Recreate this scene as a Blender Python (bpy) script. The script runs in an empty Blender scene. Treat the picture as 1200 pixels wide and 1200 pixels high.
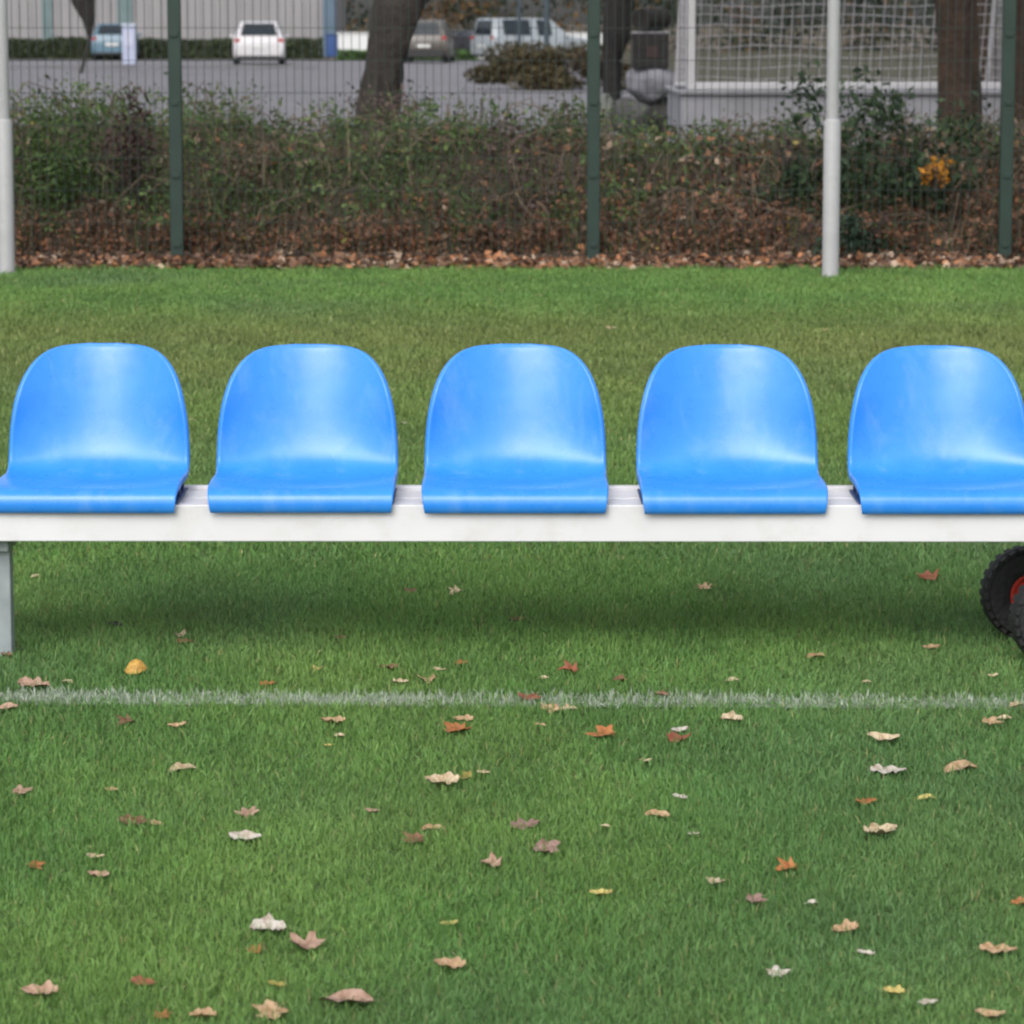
import bpy, bmesh, math, random
import numpy as np
from mathutils import Vector, Matrix

random.seed(7)
rng = np.random.default_rng(11)
R = math.radians
sc = bpy.context.scene
COL = sc.collection

# ------------------------------------------------------------------ camera
F = 4000.0                      # focal length in units of a 1200 px frame
H = 1.50
PITCH = math.atan(575.0 / F)
cam_d = bpy.data.cameras.new('camera')
cam = bpy.data.objects.new('camera', cam_d)
COL.objects.link(cam)
cam.location = (0, 0, H)
cam.rotation_euler = (R(90) - PITCH, 0, 0)
cam_d.sensor_width = 36.0
cam_d.lens = 36.0 * F / 1200.0
cam_d.clip_start = 0.1
cam_d.clip_end = 3000
cam_d.dof.use_dof = True
cam_d.dof.focus_distance = 8.0
cam_d.dof.aperture_fstop = 11.0
sc.camera = cam


def at(x, y, Y):
    """World point at depth Y seen at photo position x, y (1200 px frame)."""
    a, b = (x - 600) / F, (600 - y) / F
    d = Vector((a, math.cos(PITCH) + b * math.sin(PITCH), -math.sin(PITCH) + b * math.cos(PITCH)))
    t = Y / d.y
    return Vector((0, 0, H)) + d * t


def gnd(x, y):
    a, b = (x - 600) / F, (600 - y) / F
    d = Vector((a, math.cos(PITCH) + b * math.sin(PITCH), -math.sin(PITCH) + b * math.cos(PITCH)))
    t = -H / d.z
    p = Vector((0, 0, H)) + d * t
    p.z = 0
    return p


# ------------------------------------------------------------------ materials
def new_mat(name):
    m = bpy.data.materials.new(name)
    m.use_nodes = True
    nt = m.node_tree
    return m, nt, nt.nodes['Principled BSDF']


def mat(name, col, rough=0.6, var=0.12, scale=8.0, bump=0.0, bscale=40.0, metal=0.0, coat=0.0, spec=0.5, dirt=None, dscale=3.0, damt=0.3):
    m, nt, b = new_mat(name)
    N, L = nt.nodes, nt.links
    tc = N.new('ShaderNodeTexCoord')
    no = N.new('ShaderNodeTexNoise')
    no.inputs['Scale'].default_value = scale
    no.inputs['Detail'].default_value = 6
    L.new(tc.outputs['Object'], no.inputs['Vector'])
    rp = N.new('ShaderNodeValToRGB')
    rp.color_ramp.elements[0].position = 0.3
    rp.color_ramp.elements[1].position = 0.7
    rp.color_ramp.elements[0].color = tuple(c * (1 - var) for c in col) + (1,)
    rp.color_ramp.elements[1].color = tuple(min(1, c * (1 + var)) for c in col) + (1,)
    L.new(no.outputs['Fac'], rp.inputs['Fac'])
    out = rp.outputs['Color']
    if dirt:
        n2 = N.new('ShaderNodeTexNoise')
        n2.inputs['Scale'].default_value = dscale
        n2.inputs['Detail'].default_value = 8
        n2.inputs['Roughness'].default_value = 0.7
        L.new(tc.outputs['Object'], n2.inputs['Vector'])
        r2 = N.new('ShaderNodeValToRGB')
        r2.color_ramp.elements[0].position = 0.5
        r2.color_ramp.elements[1].position = 0.75
        r2.color_ramp.elements[0].color = (0, 0, 0, 1)
        r2.color_ramp.elements[1].color = (damt, damt, damt, 1)
        L.new(n2.outputs['Fac'], r2.inputs['Fac'])
        mx = N.new('ShaderNodeMix')
        mx.data_type = 'RGBA'
        L.new(r2.outputs['Color'], mx.inputs[0])
        L.new(out, mx.inputs[6])
        mx.inputs[7].default_value = tuple(dirt) + (1,)
        out = mx.outputs[2]
    L.new(out, b.inputs['Base Color'])
    b.inputs['Roughness'].default_value = rough
    b.inputs['Metallic'].default_value = metal
    b.inputs['Coat Weight'].default_value = coat
    b.inputs['Specular IOR Level'].default_value = spec
    if bump:
        n3 = N.new('ShaderNodeTexNoise')
        n3.inputs['Scale'].default_value = bscale
        n3.inputs['Detail'].default_value = 5
        L.new(tc.outputs['Object'], n3.inputs['Vector'])
        bp = N.new('ShaderNodeBump')
        bp.inputs['Strength'].default_value = bump
        bp.inputs['Distance'].default_value = 0.02
        L.new(n3.outputs['Fac'], bp.inputs['Height'])
        L.new(bp.outputs['Normal'], b.inputs['Normal'])
    return m


def attr_mat(name, rough=0.6, transl=0.25, spec=0.3):
    """Colour per leaf or blade from the mesh's own colour attribute."""
    m, nt, b = new_mat(name)
    N, L = nt.nodes, nt.links
    a = N.new('ShaderNodeAttribute')
    a.attribute_name = 'Col'
    L.new(a.outputs['Color'], b.inputs['Base Color'])
    b.inputs['Roughness'].default_value = rough
    b.inputs['Specular IOR Level'].default_value = spec
    if transl:
        t = N.new('ShaderNodeBsdfTranslucent')
        L.new(a.outputs['Color'], t.inputs['Color'])
        mx = N.new('ShaderNodeMixShader')
        mx.inputs[0].default_value = transl
        L.new(b.outputs[0], mx.inputs[1])
        L.new(t.outputs[0], mx.inputs[2])
        L.new(mx.outputs[0], N['Material Output'].inputs['Surface'])
    return m


def leaf_mat():
    """Fallen leaf: colour is the object's own, with veins and blotches."""
    m, nt, b = new_mat('dry_leaf')
    N, L = nt.nodes, nt.links
    oi = N.new('ShaderNodeObjectInfo')
    tc = N.new('ShaderNodeTexCoord')
    no = N.new('ShaderNodeTexNoise')
    no.inputs['Scale'].default_value = 4.5
    no.inputs['Detail'].default_value = 7
    no.inputs['Roughness'].default_value = 0.7
    L.new(tc.outputs['Object'], no.inputs['Vector'])
    r2 = N.new('ShaderNodeValToRGB')
    r2.color_ramp.elements[0].position = 0.36
    r2.color_ramp.elements[1].position = 0.6
    r2.color_ramp.elements[0].color = (0.5, 0.4, 0.31, 1)
    r2.color_ramp.elements[1].color = (1.0, 1.0, 1.0, 1)
    L.new(no.outputs['Fac'], r2.inputs['Fac'])
    mx = N.new('ShaderNodeMix')
    mx.data_type = 'RGBA'
    mx.blend_type = 'MULTIPLY'
    mx.inputs[0].default_value = 1.0
    L.new(oi.outputs['Color'], mx.inputs[6])
    L.new(r2.outputs['Color'], mx.inputs[7])
    L.new(mx.outputs[2], b.inputs['Base Color'])
    b.inputs['Roughness'].default_value = 0.6
    return m


def glass_mat():
    return mat('car_glass', (0.02, 0.027, 0.035), rough=0.15, var=0.2, spec=0.35)


# ------------------------------------------------------------------ mesh helpers
class MB:
    def __init__(s):
        s.bm = bmesh.new()

    def box(s, c, size, rot=None):
        m = Matrix.Translation(Vector(c))
        if rot is not None:
            m = m @ rot.to_4x4()
        m = m @ Matrix.Diagonal((size[0], size[1], size[2], 1))
        bmesh.ops.create_cube(s.bm, size=1.0, matrix=m)
        return s

    def tube(s, pts, rad, n=12, cap=True):
        pts = [Vector(p) for p in pts]
        if not isinstance(rad, (list, tuple)):
            rad = [rad] * len(pts)
        rings = []
        ref = None
        for i, p in enumerate(pts):
            t = (pts[min(i + 1, len(pts) - 1)] - pts[max(i - 1, 0)]).normalized()
            if ref is None:
                ref = Vector((1, 0, 0)) if abs(t.x) < 0.9 else Vector((0, 1, 0))
            u = (ref - t * ref.dot(t)).normalized()
            v = t.cross(u)
            ref = u
            rings.append([s.bm.verts.new(p + (u * math.cos(2 * math.pi * k / n) + v * math.sin(2 * math.pi * k / n)) * rad[i]) for k in range(n)])
        for a, b in zip(rings, rings[1:]):
            for k in range(n):
                s.bm.faces.new((a[k], a[(k + 1) % n], b[(k + 1) % n], b[k]))
        if cap:
            s.bm.faces.new(list(reversed(rings[0])))
            s.bm.faces.new(rings[-1])
        return s

    def lathe(s, prof, c, axis='Y', n=40):
        """prof: list of (radius, along axis)."""
        c = Vector(c)
        rings = []
        for r, h in prof:
            ring = []
            for k in range(n):
                a = 2 * math.pi * k / n
                if axis == 'Y':
                    p = Vector((r * math.cos(a), h, r * math.sin(a)))
                elif axis == 'X':
                    p = Vector((h, r * math.cos(a), r * math.sin(a)))
                else:
                    p = Vector((r * math.cos(a), r * math.sin(a), h))
                ring.append(s.bm.verts.new(c + p))
            rings.append(ring)
        for a, b in zip(rings, rings[1:]):
            for k in range(n):
                s.bm.faces.new((a[k], a[(k + 1) % n], b[(k + 1) % n], b[k]))
        return s

    def quad(s, *ps):
        s.bm.faces.new([s.bm.verts.new(Vector(p)) for p in ps])
        return s

    def slab(s, ps, off):
        """A thin plate: polygon ps thickened by vector off."""
        off = Vector(off)
        a = [s.bm.verts.new(Vector(p)) for p in ps]
        b = [s.bm.verts.new(Vector(p) + off) for p in ps]
        s.bm.faces.new(list(reversed(a)))
        s.bm.faces.new(b)
        n = len(a)
        for k in range(n):
            s.bm.faces.new((a[k], a[(k + 1) % n], b[(k + 1) % n], b[k]))
        return s

    def build(s, name, m, parent=None, smooth=True, bevel=0.0, segs=2):
        bmesh.ops.recalc_face_normals(s.bm, faces=s.bm.faces)
        me = bpy.data.meshes.new(name)
        s.bm.to_mesh(me)
        s.bm.free()
        me.materials.append(m)
        o = bpy.data.objects.new(name, me)
        COL.objects.link(o)
        if parent is not None:
            o.parent = parent
        if smooth:
            for p in me.polygons:
                p.use_smooth = True
        if bevel:
            md = o.modifiers.new('bevel', 'BEVEL')
            md.width = bevel
            md.segments = segs
            md.limit_method = 'ANGLE'
            md.angle_limit = R(40)
            md.harden_normals = True
        elif smooth:
            me.set_sharp_from_angle(angle=R(40))
        return o


def thing(name, label, cat, loc=(0, 0, 0), rz=0.0, group=None):
    o = bpy.data.objects.new(name, None)
    COL.objects.link(o)
    o.location = loc
    o.rotation_euler = (0, 0, rz)
    o.empty_display_size = 0.2
    return tag(o, label, cat, group)


def tag(o, label=None, cat=None, group=None, kind=None):
    if label:
        o['label'] = label
    if cat:
        o['category'] = cat
    if group:
        o['group'] = group
    if kind:
        o['kind'] = kind
    return o


def copy_tree(o, parent=None):
    c = o.copy()
    COL.objects.link(c)
    if parent is not None:
        c.parent = parent
    for ch in list(o.children):
        copy_tree(ch, c)
    return c


# ---- numpy noise and clouds of small faces
_G = rng.random((64, 64))


def noise2(x, y):
    x = np.asarray(x, float)
    y = np.asarray(y, float)
    xi, yi = np.floor(x).astype(int), np.floor(y).astype(int)
    fx, fy = x - xi, y - yi
    fx, fy = fx * fx * (3 - 2 * fx), fy * fy * (3 - 2 * fy)
    g = lambda i, j: _G[i % 64, j % 64]
    return (g(xi, yi) * (1 - fx) + g(xi + 1, yi) * fx) * (1 - fy) + (g(xi, yi + 1) * (1 - fx) + g(xi + 1, yi + 1) * fx) * fy


def fbm(x, y):
    return 0.55 * noise2(x, y) + 0.3 * noise2(x * 2.1 + 7, y * 2.1 + 3) + 0.15 * noise2(x * 4.3 + 1, y * 4.3 + 9)


def np_mesh(name, V, loops, starts, totals, cols, m):
    me = bpy.data.meshes.new(name)
    me.vertices.add(len(V))
    me.vertices.foreach_set('co', V.astype(np.float32).ravel())
    me.loops.add(len(loops))
    me.loops.foreach_set('vertex_index', loops.astype(np.int32))
    me.polygons.add(len(starts))
    me.polygons.foreach_set('loop_start', starts.astype(np.int32))
    try:
        me.polygons.foreach_set('loop_total', totals.astype(np.int32))
    except Exception:
        pass
    at_ = me.color_attributes.new('Col', 'FLOAT_COLOR', 'POINT')
    c4 = np.ones((len(V), 4), np.float32)
    c4[:, :3] = cols
    at_.data.foreach_set('color', c4.ravel())
    me.update(calc_edges=True)
    me.materials.append(m)
    o = bpy.data.objects.new(name, me)
    COL.objects.link(o)
    return o


def leaves(name, P, size, cols, m, flat=0.0, aspect=0.6):
    """N kite-shaped folded leaves. flat 0 = any direction, 1 = lying."""
    n = len(P)
    d = rng.normal(size=(n, 3))
    d[:, 2] *= (1 - flat)
    d /= np.linalg.norm(d, axis=1)[:, None]
    nn = rng.normal(size=(n, 3))
    nn[:, 2] += 3 * flat + 0.6
    nn -= d * np.sum(nn * d, 1)[:, None]
    nn /= np.linalg.norm(nn, axis=1)[:, None]
    w = np.cross(nn, d)
    s = np.asarray(size).reshape(-1, 1) * np.ones((n, 1))
    fold = nn * s * 0.14
    a = P - d * s * 0.5
    c = P + d * s * 0.5
    b = P - d * s * 0.05 + w * s * aspect * 0.5 + fold
    e = P - d * s * 0.05 - w * s * aspect * 0.5 + fold
    V = np.stack([a, b, c, e], 1).reshape(-1, 3)
    i = np.arange(n) * 4
    loops = np.stack([i, i + 1, i + 2, i, i + 2, i + 3], 1).ravel()
    starts = np.arange(2 * n) * 3
    return np_mesh(name, V, loops, starts, np.full(2 * n, 3), np.repeat(cols, 4, axis=0), m)


def blades(name, P, h, w, cols, m, lean=0.5):
    """N bent grass blades: a quad and a tip."""
    n = len(P)
    th = rng.random(n) * 2 * np.pi
    side = np.stack([np.cos(th), np.sin(th), np.zeros(n)], 1)
    ph = rng.random(n) * 2 * np.pi
    ln = np.abs(rng.normal(size=n)) * lean
    dr = np.stack([np.cos(ph) * ln, np.sin(ph) * ln, np.ones(n)], 1)
    dr /= np.linalg.norm(dr, axis=1)[:, None]
    d2 = dr + np.stack([np.cos(ph), np.sin(ph), -0.3 * np.ones(n)], 1) * (ln * 0.9)[:, None]
    d2 /= np.linalg.norm(d2, axis=1)[:, None]
    h = np.asarray(h).reshape(-1, 1) * np.ones((n, 1))
    w = np.asarray(w).reshape(-1, 1) * np.ones((n, 1))
    m1 = P + dr * h * 0.55
    V = np.stack([P - side * w * .5, P + side * w * .5, m1 - side * w * .45, m1 + side * w * .45, m1 + d2 * h * 0.5], 1).reshape(-1, 3)
    i = np.arange(n) * 5
    loops = np.stack([i, i + 1, i + 3, i + 2, i + 2, i + 3, i + 4], 1).ravel()
    starts = np.stack([np.arange(n) * 7, np.arange(n) * 7 + 4], 1).ravel()
    totals = np.tile([4, 3], n)
    return np_mesh(name, V, loops, starts, totals, np.repeat(cols, 5, axis=0), m)


def mixc(a, b, t):
    t = np.clip(np.asarray(t), 0, 1)[:, None]
    return np.asarray(a) * (1 - t) + np.asarray(b) * t


# ------------------------------------------------------------------ light
EL, AZ = R(45), R(196)          # the bright part of the cloud is behind the camera
world = bpy.data.worlds.new('World')
sc.world = world
world.use_nodes = True
nt = world.node_tree
bg = nt.nodes['Background']
sky = nt.nodes.new('ShaderNodeTexSky')
sky.sky_type = 'NISHITA'
sky.sun_disc = False
sky.sun_elevation = EL
sky.sun_rotation = AZ
sky.air_density = 1.0
sky.dust_density = 4.0
sky.ozone_density = 1.0
hs = nt.nodes.new('ShaderNodeHueSaturation')
hs.inputs['Saturation'].default_value = 0.35
nt.links.new(sky.outputs[0], hs.inputs['Color'])
nt.links.new(hs.outputs[0], bg.inputs['Color'])
bg.inputs['Strength'].default_value = 0.15
sun_d = bpy.data.lights.new('sun', 'SUN')
sun_d.energy = 0.64
sun_d.angle = R(42)
sun_d.color = (1.0, 0.97, 0.93)
sun = bpy.data.objects.new('sun', sun_d)
COL.objects.link(sun)
sd = Vector((math.sin(AZ) * math.cos(EL), math.cos(AZ) * math.cos(EL), math.sin(EL)))
sun.rotation_euler = (-sd).to_track_quat('-Z', 'Y').to_euler()
sun.location = (0, -10, 20)

sc.view_settings.view_transform = 'Standard'
sc.view_settings.look = 'None'
sc.view_settings.exposure = 0.44
sc.view_settings.gamma = 1.0
sc.render.engine = 'CYCLES'
sc.cycles.max_bounces = 8
sc.cycles.transparent_max_bounces = 8
sc.cycles.use_denoising = True
sc.cycles.filter_width = 2.2

# ------------------------------------------------------------------ ground
def sheet(name, pts, z, m):
    b = MB()
    b.quad(*[(p[0], p[1], z) for p in pts])
    return tag(b.build(name, m, smooth=False), kind='structure')


m_soil = mat('soil', (0.085, 0.066, 0.04), 0.95, 0.35, 1.5, 0.5, 20)
m_lawn = mat('lawn_soil', (0.085, 0.14, 0.042), 0.95, 0.35, 30, 0.8, 90)
m_asph = mat('asphalt', (0.17, 0.165, 0.18), 0.85, 0.12, 0.8, 0.2, 60, dirt=(0.1, 0.1, 0.105), dscale=0.25, damt=0.6)
m_verge = mat('verge', (0.05, 0.048, 0.022), 0.95, 0.4, 0.7, 0.5, 10, dirt=(0.075, 0.04, 0.024), dscale=0.15, damt=0.9)

sheet('ground', [(-700, -200), (700, -200), (700, 1500), (-700, 1500)], -0.008, m_soil)
EDGE = 20.75
sheet('lawn', [(-30, -25), (30, -25), (30, EDGE), (-30, EDGE)], 0.0, m_lawn)
sheet('car_park', [(-70, 27), (1.3, 27), (4.6, 136), (-70, 136)], 0.0, m_asph)
sheet('verge', [(1.32, 27), (60, 27), (60, 168), (5.2, 168)], 0.004, m_verge)

# painted line: a strip of turf whose blades carry the paint
LA, LB = gnd(0, 821), gnd(1200, 827)
LD = (LB - LA).normalized()
LN = Vector((-LD.y, LD.x, 0))
LW = 0.058


def line_dist(x, y):
    return (x - LA.x) * LN.x + (y - LA.y) * LN.y


m_paint = mat('line_paint', (0.20, 0.25, 0.17), 0.9, 0.4, 25, 0.5, 60)
la, lb = LA - LD * 6, LB + LD * 6
sheet('white_line', [la - LN * LW, lb - LN * LW, lb + LN * LW, la + LN * LW], 0.004, m_paint)

# grass
m_blade = attr_mat('grass_blade', 0.55, 0.3, 0.35)


def grass_points(y0, y1, dens, margin):
    wmax = 0.155 * y1 + margin
    n = int(2 * wmax * (y1 - y0) * dens)
    x = (rng.random(n) * 2 - 1) * wmax
    y = y0 + rng.random(n) * (y1 - y0)
    out_ = np.abs(x) - 0.155 * y - 0.35
    k = (rng.random(n) < np.where(out_ > 0, 0.42, 1.0)) & (out_ < margin)
    return x[k], y[k]


def grass_cols(x, y):
    n = len(x)
    p1 = fbm(x * 2.2, y * 1.3)
    p2 = fbm(x * 0.8 + 20, y * 0.5 + 4)
    c = mixc((0.098, 0.205, 0.055), (0.16, 0.265, 0.068), rng.random(n) * 0.7 + (p1 - 0.5) * 1.3)
    c = mixc(c, (0.092, 0.17, 0.075), np.clip((p2 - 0.5) * 2.2, 0, 0.7))
    # worn, yellower turf a few metres behind the bench
    worn = np.exp(-((y - 15.6) / 1.7) ** 2) * (0.25 + 1.0 * fbm(x * 1.1 + 3, y * 0.9)) * np.where(x < 3, 1, 0.6)
    c = mixc(c, (0.21, 0.18, 0.075), worn * 0.5)
    c = mixc(c, (0.16, 0.17, 0.055), np.clip((y - 9.5) / 3, 0, 1) * 0.3 * np.clip((19 - y) / 2, 0.2, 1))
    straw = rng.random(n) < 0.022
    c[straw] = np.array((0.24, 0.24, 0.1)) * (0.7 + 0.6 * rng.random((straw.sum(), 1)))
    c *= 1.3 * (0.78 + 0.44 * rng.random((n, 1))) * (0.8 + 0.4 * fbm(x * 5 + 2, y * 3.2))[:, None]
    return c


Ps, hs_, ws_, cs_ = [], [], [], []
for (y0, y1, dens, mg, hh, ww) in ((4.6, 6.6, 34000, 2.4, 0.021, 0.0024), (6.6, 9.4, 23000, 2.4, 0.022, 0.0028), (9.4, 13.5, 9000, 2.6, 0.026, 0.0045), (13.5, EDGE + 0.35, 4600, 3.0, 0.03, 0.0075)):
    x, y = grass_points(y0, y1, dens, mg)
    k = rng.random(len(x)) < np.clip(1.6 - (y - EDGE) / 0.14 + (fbm(x * 2.4 + 8, y * 2) - 0.5) * 4.5, 0, 1)
    x, y = x[k], y[k]
    n = len(x)
    Ps.append(np.stack([x, y, np.zeros(n)], 1))
    tuft = 0.75 + 0.5 * fbm(x * 6, y * 6)
    hs_.append(hh * tuft * (0.6 + 0.7 * rng.random(n)))
    ws_.append(np.full(n, ww) * (0.7 + 0.6 * rng.random(n)) * np.where(np.abs(x) > 0.155 * y + 0.35, 1.9, 1.0))
    cs_.append(grass_cols(x, y))
P = np.concatenate(Ps)
hh = np.concatenate(hs_)
ww = np.concatenate(ws_)
cc = np.concatenate(cs_)
dl = np.abs(line_dist(P[:, 0], P[:, 1]))
wear = fbm(P[:, 0] * 3.0 + 40, P[:, 1] * 9 + 2)
on = (dl < LW * (0.85 + 0.5 * rng.random(len(P)))) & (rng.random(len(P)) < 0.66 + 1.5 * (wear - 0.42))
off = ~on
g = blades('grass', P[off], hh[off], ww[off], cc[off], m_blade, 0.7)
tag(g, 'short green autumn grass of the pitch', 'grass', kind='stuff')
pc = np.array((0.55, 0.60, 0.52)) * (0.6 + 0.5 * rng.random((on.sum(), 1)))
pc = mixc(pc, cc[on], np.clip(rng.random(on.sum()) * 0.55, 0, 1))
g2 = blades('painted_grass', P[on], hh[on] * 0.95, ww[on] * 1.2, pc, m_blade, 0.75)
tag(g2, 'white painted grass blades of the touchline', 'grass', kind='stuff')

# ------------------------------------------------------------------ team bench
m_seat = None


def seat_material():
    m, nt, b = new_mat('blue_plastic')
    N, L = nt.nodes, nt.links
    tc = N.new('ShaderNodeTexCoord')
    no = N.new('ShaderNodeTexNoise')
    no.inputs['Scale'].default_value = 7
    no.inputs['Detail'].default_value = 7
    no.inputs['Roughness'].default_value = 0.65
    L.new(tc.outputs['Object'], no.inputs['Vector'])
    rp = N.new('ShaderNodeValToRGB')
    rp.color_ramp.elements[0].position = 0.35
    rp.color_ramp.elements[1].position = 0.8
    rp.color_ramp.elements[0].color = (0.026, 0.24, 0.80, 1)
    rp.color_ramp.elements[1].color = (0.045, 0.295, 0.84, 1)
    L.new(no.outputs['Fac'], rp.inputs['Fac'])
    # dried water marks and dust smears, different on every seat
    oi = N.new('ShaderNodeObjectInfo')
    mp = N.new('ShaderNodeVectorMath')
    mp.operation = 'MULTIPLY_ADD'
    mp.inputs[1].default_value = (7, 7, 2.6)
    L.new(tc.outputs['Object'], mp.inputs[0])
    L.new(oi.outputs['Location'], mp.inputs[2])
    ns = N.new('ShaderNodeTexNoise')
    ns.inputs['Scale'].default_value = 1.6
    ns.inputs['Detail'].default_value = 9
    ns.inputs['Roughness'].default_value = 0.72
    ns.inputs['Distortion'].default_value = 0.6
    L.new(mp.outputs[0], ns.inputs['Vector'])
    rs = N.new('ShaderNodeValToRGB')
    rs.color_ramp.elements[0].position = 0.52
    rs.color_ramp.elements[1].position = 0.74
    rs.color_ramp.elements[0].color = (0, 0, 0, 1)
    rs.color_ramp.elements[1].color = (0.26, 0.26, 0.26, 1)
    L.new(ns.outputs['Fac'], rs.inputs['Fac'])
    mxs = N.new('ShaderNodeMix')
    mxs.data_type = 'RGBA'
    L.new(rs.outputs['Color'], mxs.inputs[0])
    L.new(rp.outputs['Color'], mxs.inputs[6])
    mxs.inputs[7].default_value = (0.30, 0.48, 0.78, 1)
    L.new(mxs.outputs[2], b.inputs['Base Color'])
    rr = N.new('ShaderNodeMapRange')
    rr.inputs['To Min'].default_value = 0.17
    rr.inputs['To Max'].default_value = 0.40
    L.new(no.outputs['Fac'], rr.inputs['Value'])
    L.new(rr.outputs[0], b.inputs['Roughness'])
    n2 = N.new('ShaderNodeTexNoise')
    n2.inputs['Scale'].default_value = 9
    L.new(tc.outputs['Object'], n2.inputs['Vector'])
    bp = N.new('ShaderNodeBump')
    bp.inputs['Strength'].default_value = 0.12
    bp.inputs['Distance'].default_value = 0.02
    L.new(n2.outputs['Fac'], bp.inputs['Height'])
    L.new(bp.outputs['Normal'], b.inputs['Normal'])
    b.inputs['Specular IOR Level'].default_value = 0.45
    b.inputs['Coat Weight'].default_value = 0.15
    b.inputs['Coat Roughness'].default_value = 0.15
    return m


m_seat = seat_material()
m_seat_dark = mat('blue_bracket', (0.015, 0.045, 0.16), 0.5, 0.2)
m_white = mat('white_powder_coat', (0.73, 0.73, 0.755), 0.42, 0.03, 5, dirt=(0.5, 0.48, 0.43), dscale=7, damt=0.5)
m_galv = mat('grey_steel', (0.29, 0.33, 0.345), 0.5, 0.15, 20, metal=0.1)
m_rubber = mat('black_rubber', (0.012, 0.012, 0.014), 0.65, 0.3, 30, 0.3, 60, dirt=(0.06, 0.05, 0.035), dscale=14, damt=0.5)
m_redhub = mat('red_hub', (0.48, 0.035, 0.022), 0.45, 0.15, 20)

BY = 7.93                                   # front face of the beam
pL, pR = at(0, 634.0, BY), at(1200, 636.0, BY)
zb = 0.5 * (pL.z + pR.z)
zt = at(600, 592.0, BY).z
BD = 0.32
bench = thing('team_bench', 'white team bench with five blue plastic bucket seats and transport wheels at its right end', 'bench', (0, BY, 0), R(-0.25))
X0, X1 = -1.45, 1.52
# beam: two planks with a ridge between, and a deeper front skirt
b = MB()
b.box(((X0 + X1) / 2, 0.02, (zb + zt) / 2), (X1 - X0, 0.04, zt - zb))
b.box(((X0 + X1) / 2, 0.04 + 0.051, zt - 0.0165), (X1 - X0, 0.10, 0.025))
b.box(((X0 + X1) / 2, 0.15 + 0.075, zt - 0.0165), (X1 - X0, 0.13, 0.025))
b.box(((X0 + X1) / 2, 0.305, (zb + zt) / 2 + 0.005), (X1 - X0, 0.028, zt - zb))
b.box(((X0 + X1) / 2, 0.146, zt - 0.03), (X1 - X0, 0.006, 0.03))
b.build('beam', m_white, bench, bevel=0.004)
for xx in (X0, X1):
    MB().box((xx + (0.003 if xx > 0 else -0.003), 0.16, (zb + zt) / 2), (0.006, 0.30, (zt - zb) * 0.9)).build('end_cap', m_galv, bench, bevel=0.001)
# legs: left one in view at the frame's edge; right one beside the wheels
for xl in (at(-1, 700, BY + 0.06).x, 1.43):
    leg = MB()
    leg.box((xl, 0.08, zb / 2 + 0.004), (0.055, 0.05, zb - 0.01))
    leg.box((xl, 0.16, zb - 0.016), (0.055, 0.25, 0.03))
    lo = leg.build('leg', m_galv, bench, bevel=0.004)
    MB().box((xl, 0.08, 0.008), (0.056, 0.07, 0.010)).build('foot_plate', m_galv, lo, bevel=0.002)


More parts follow.
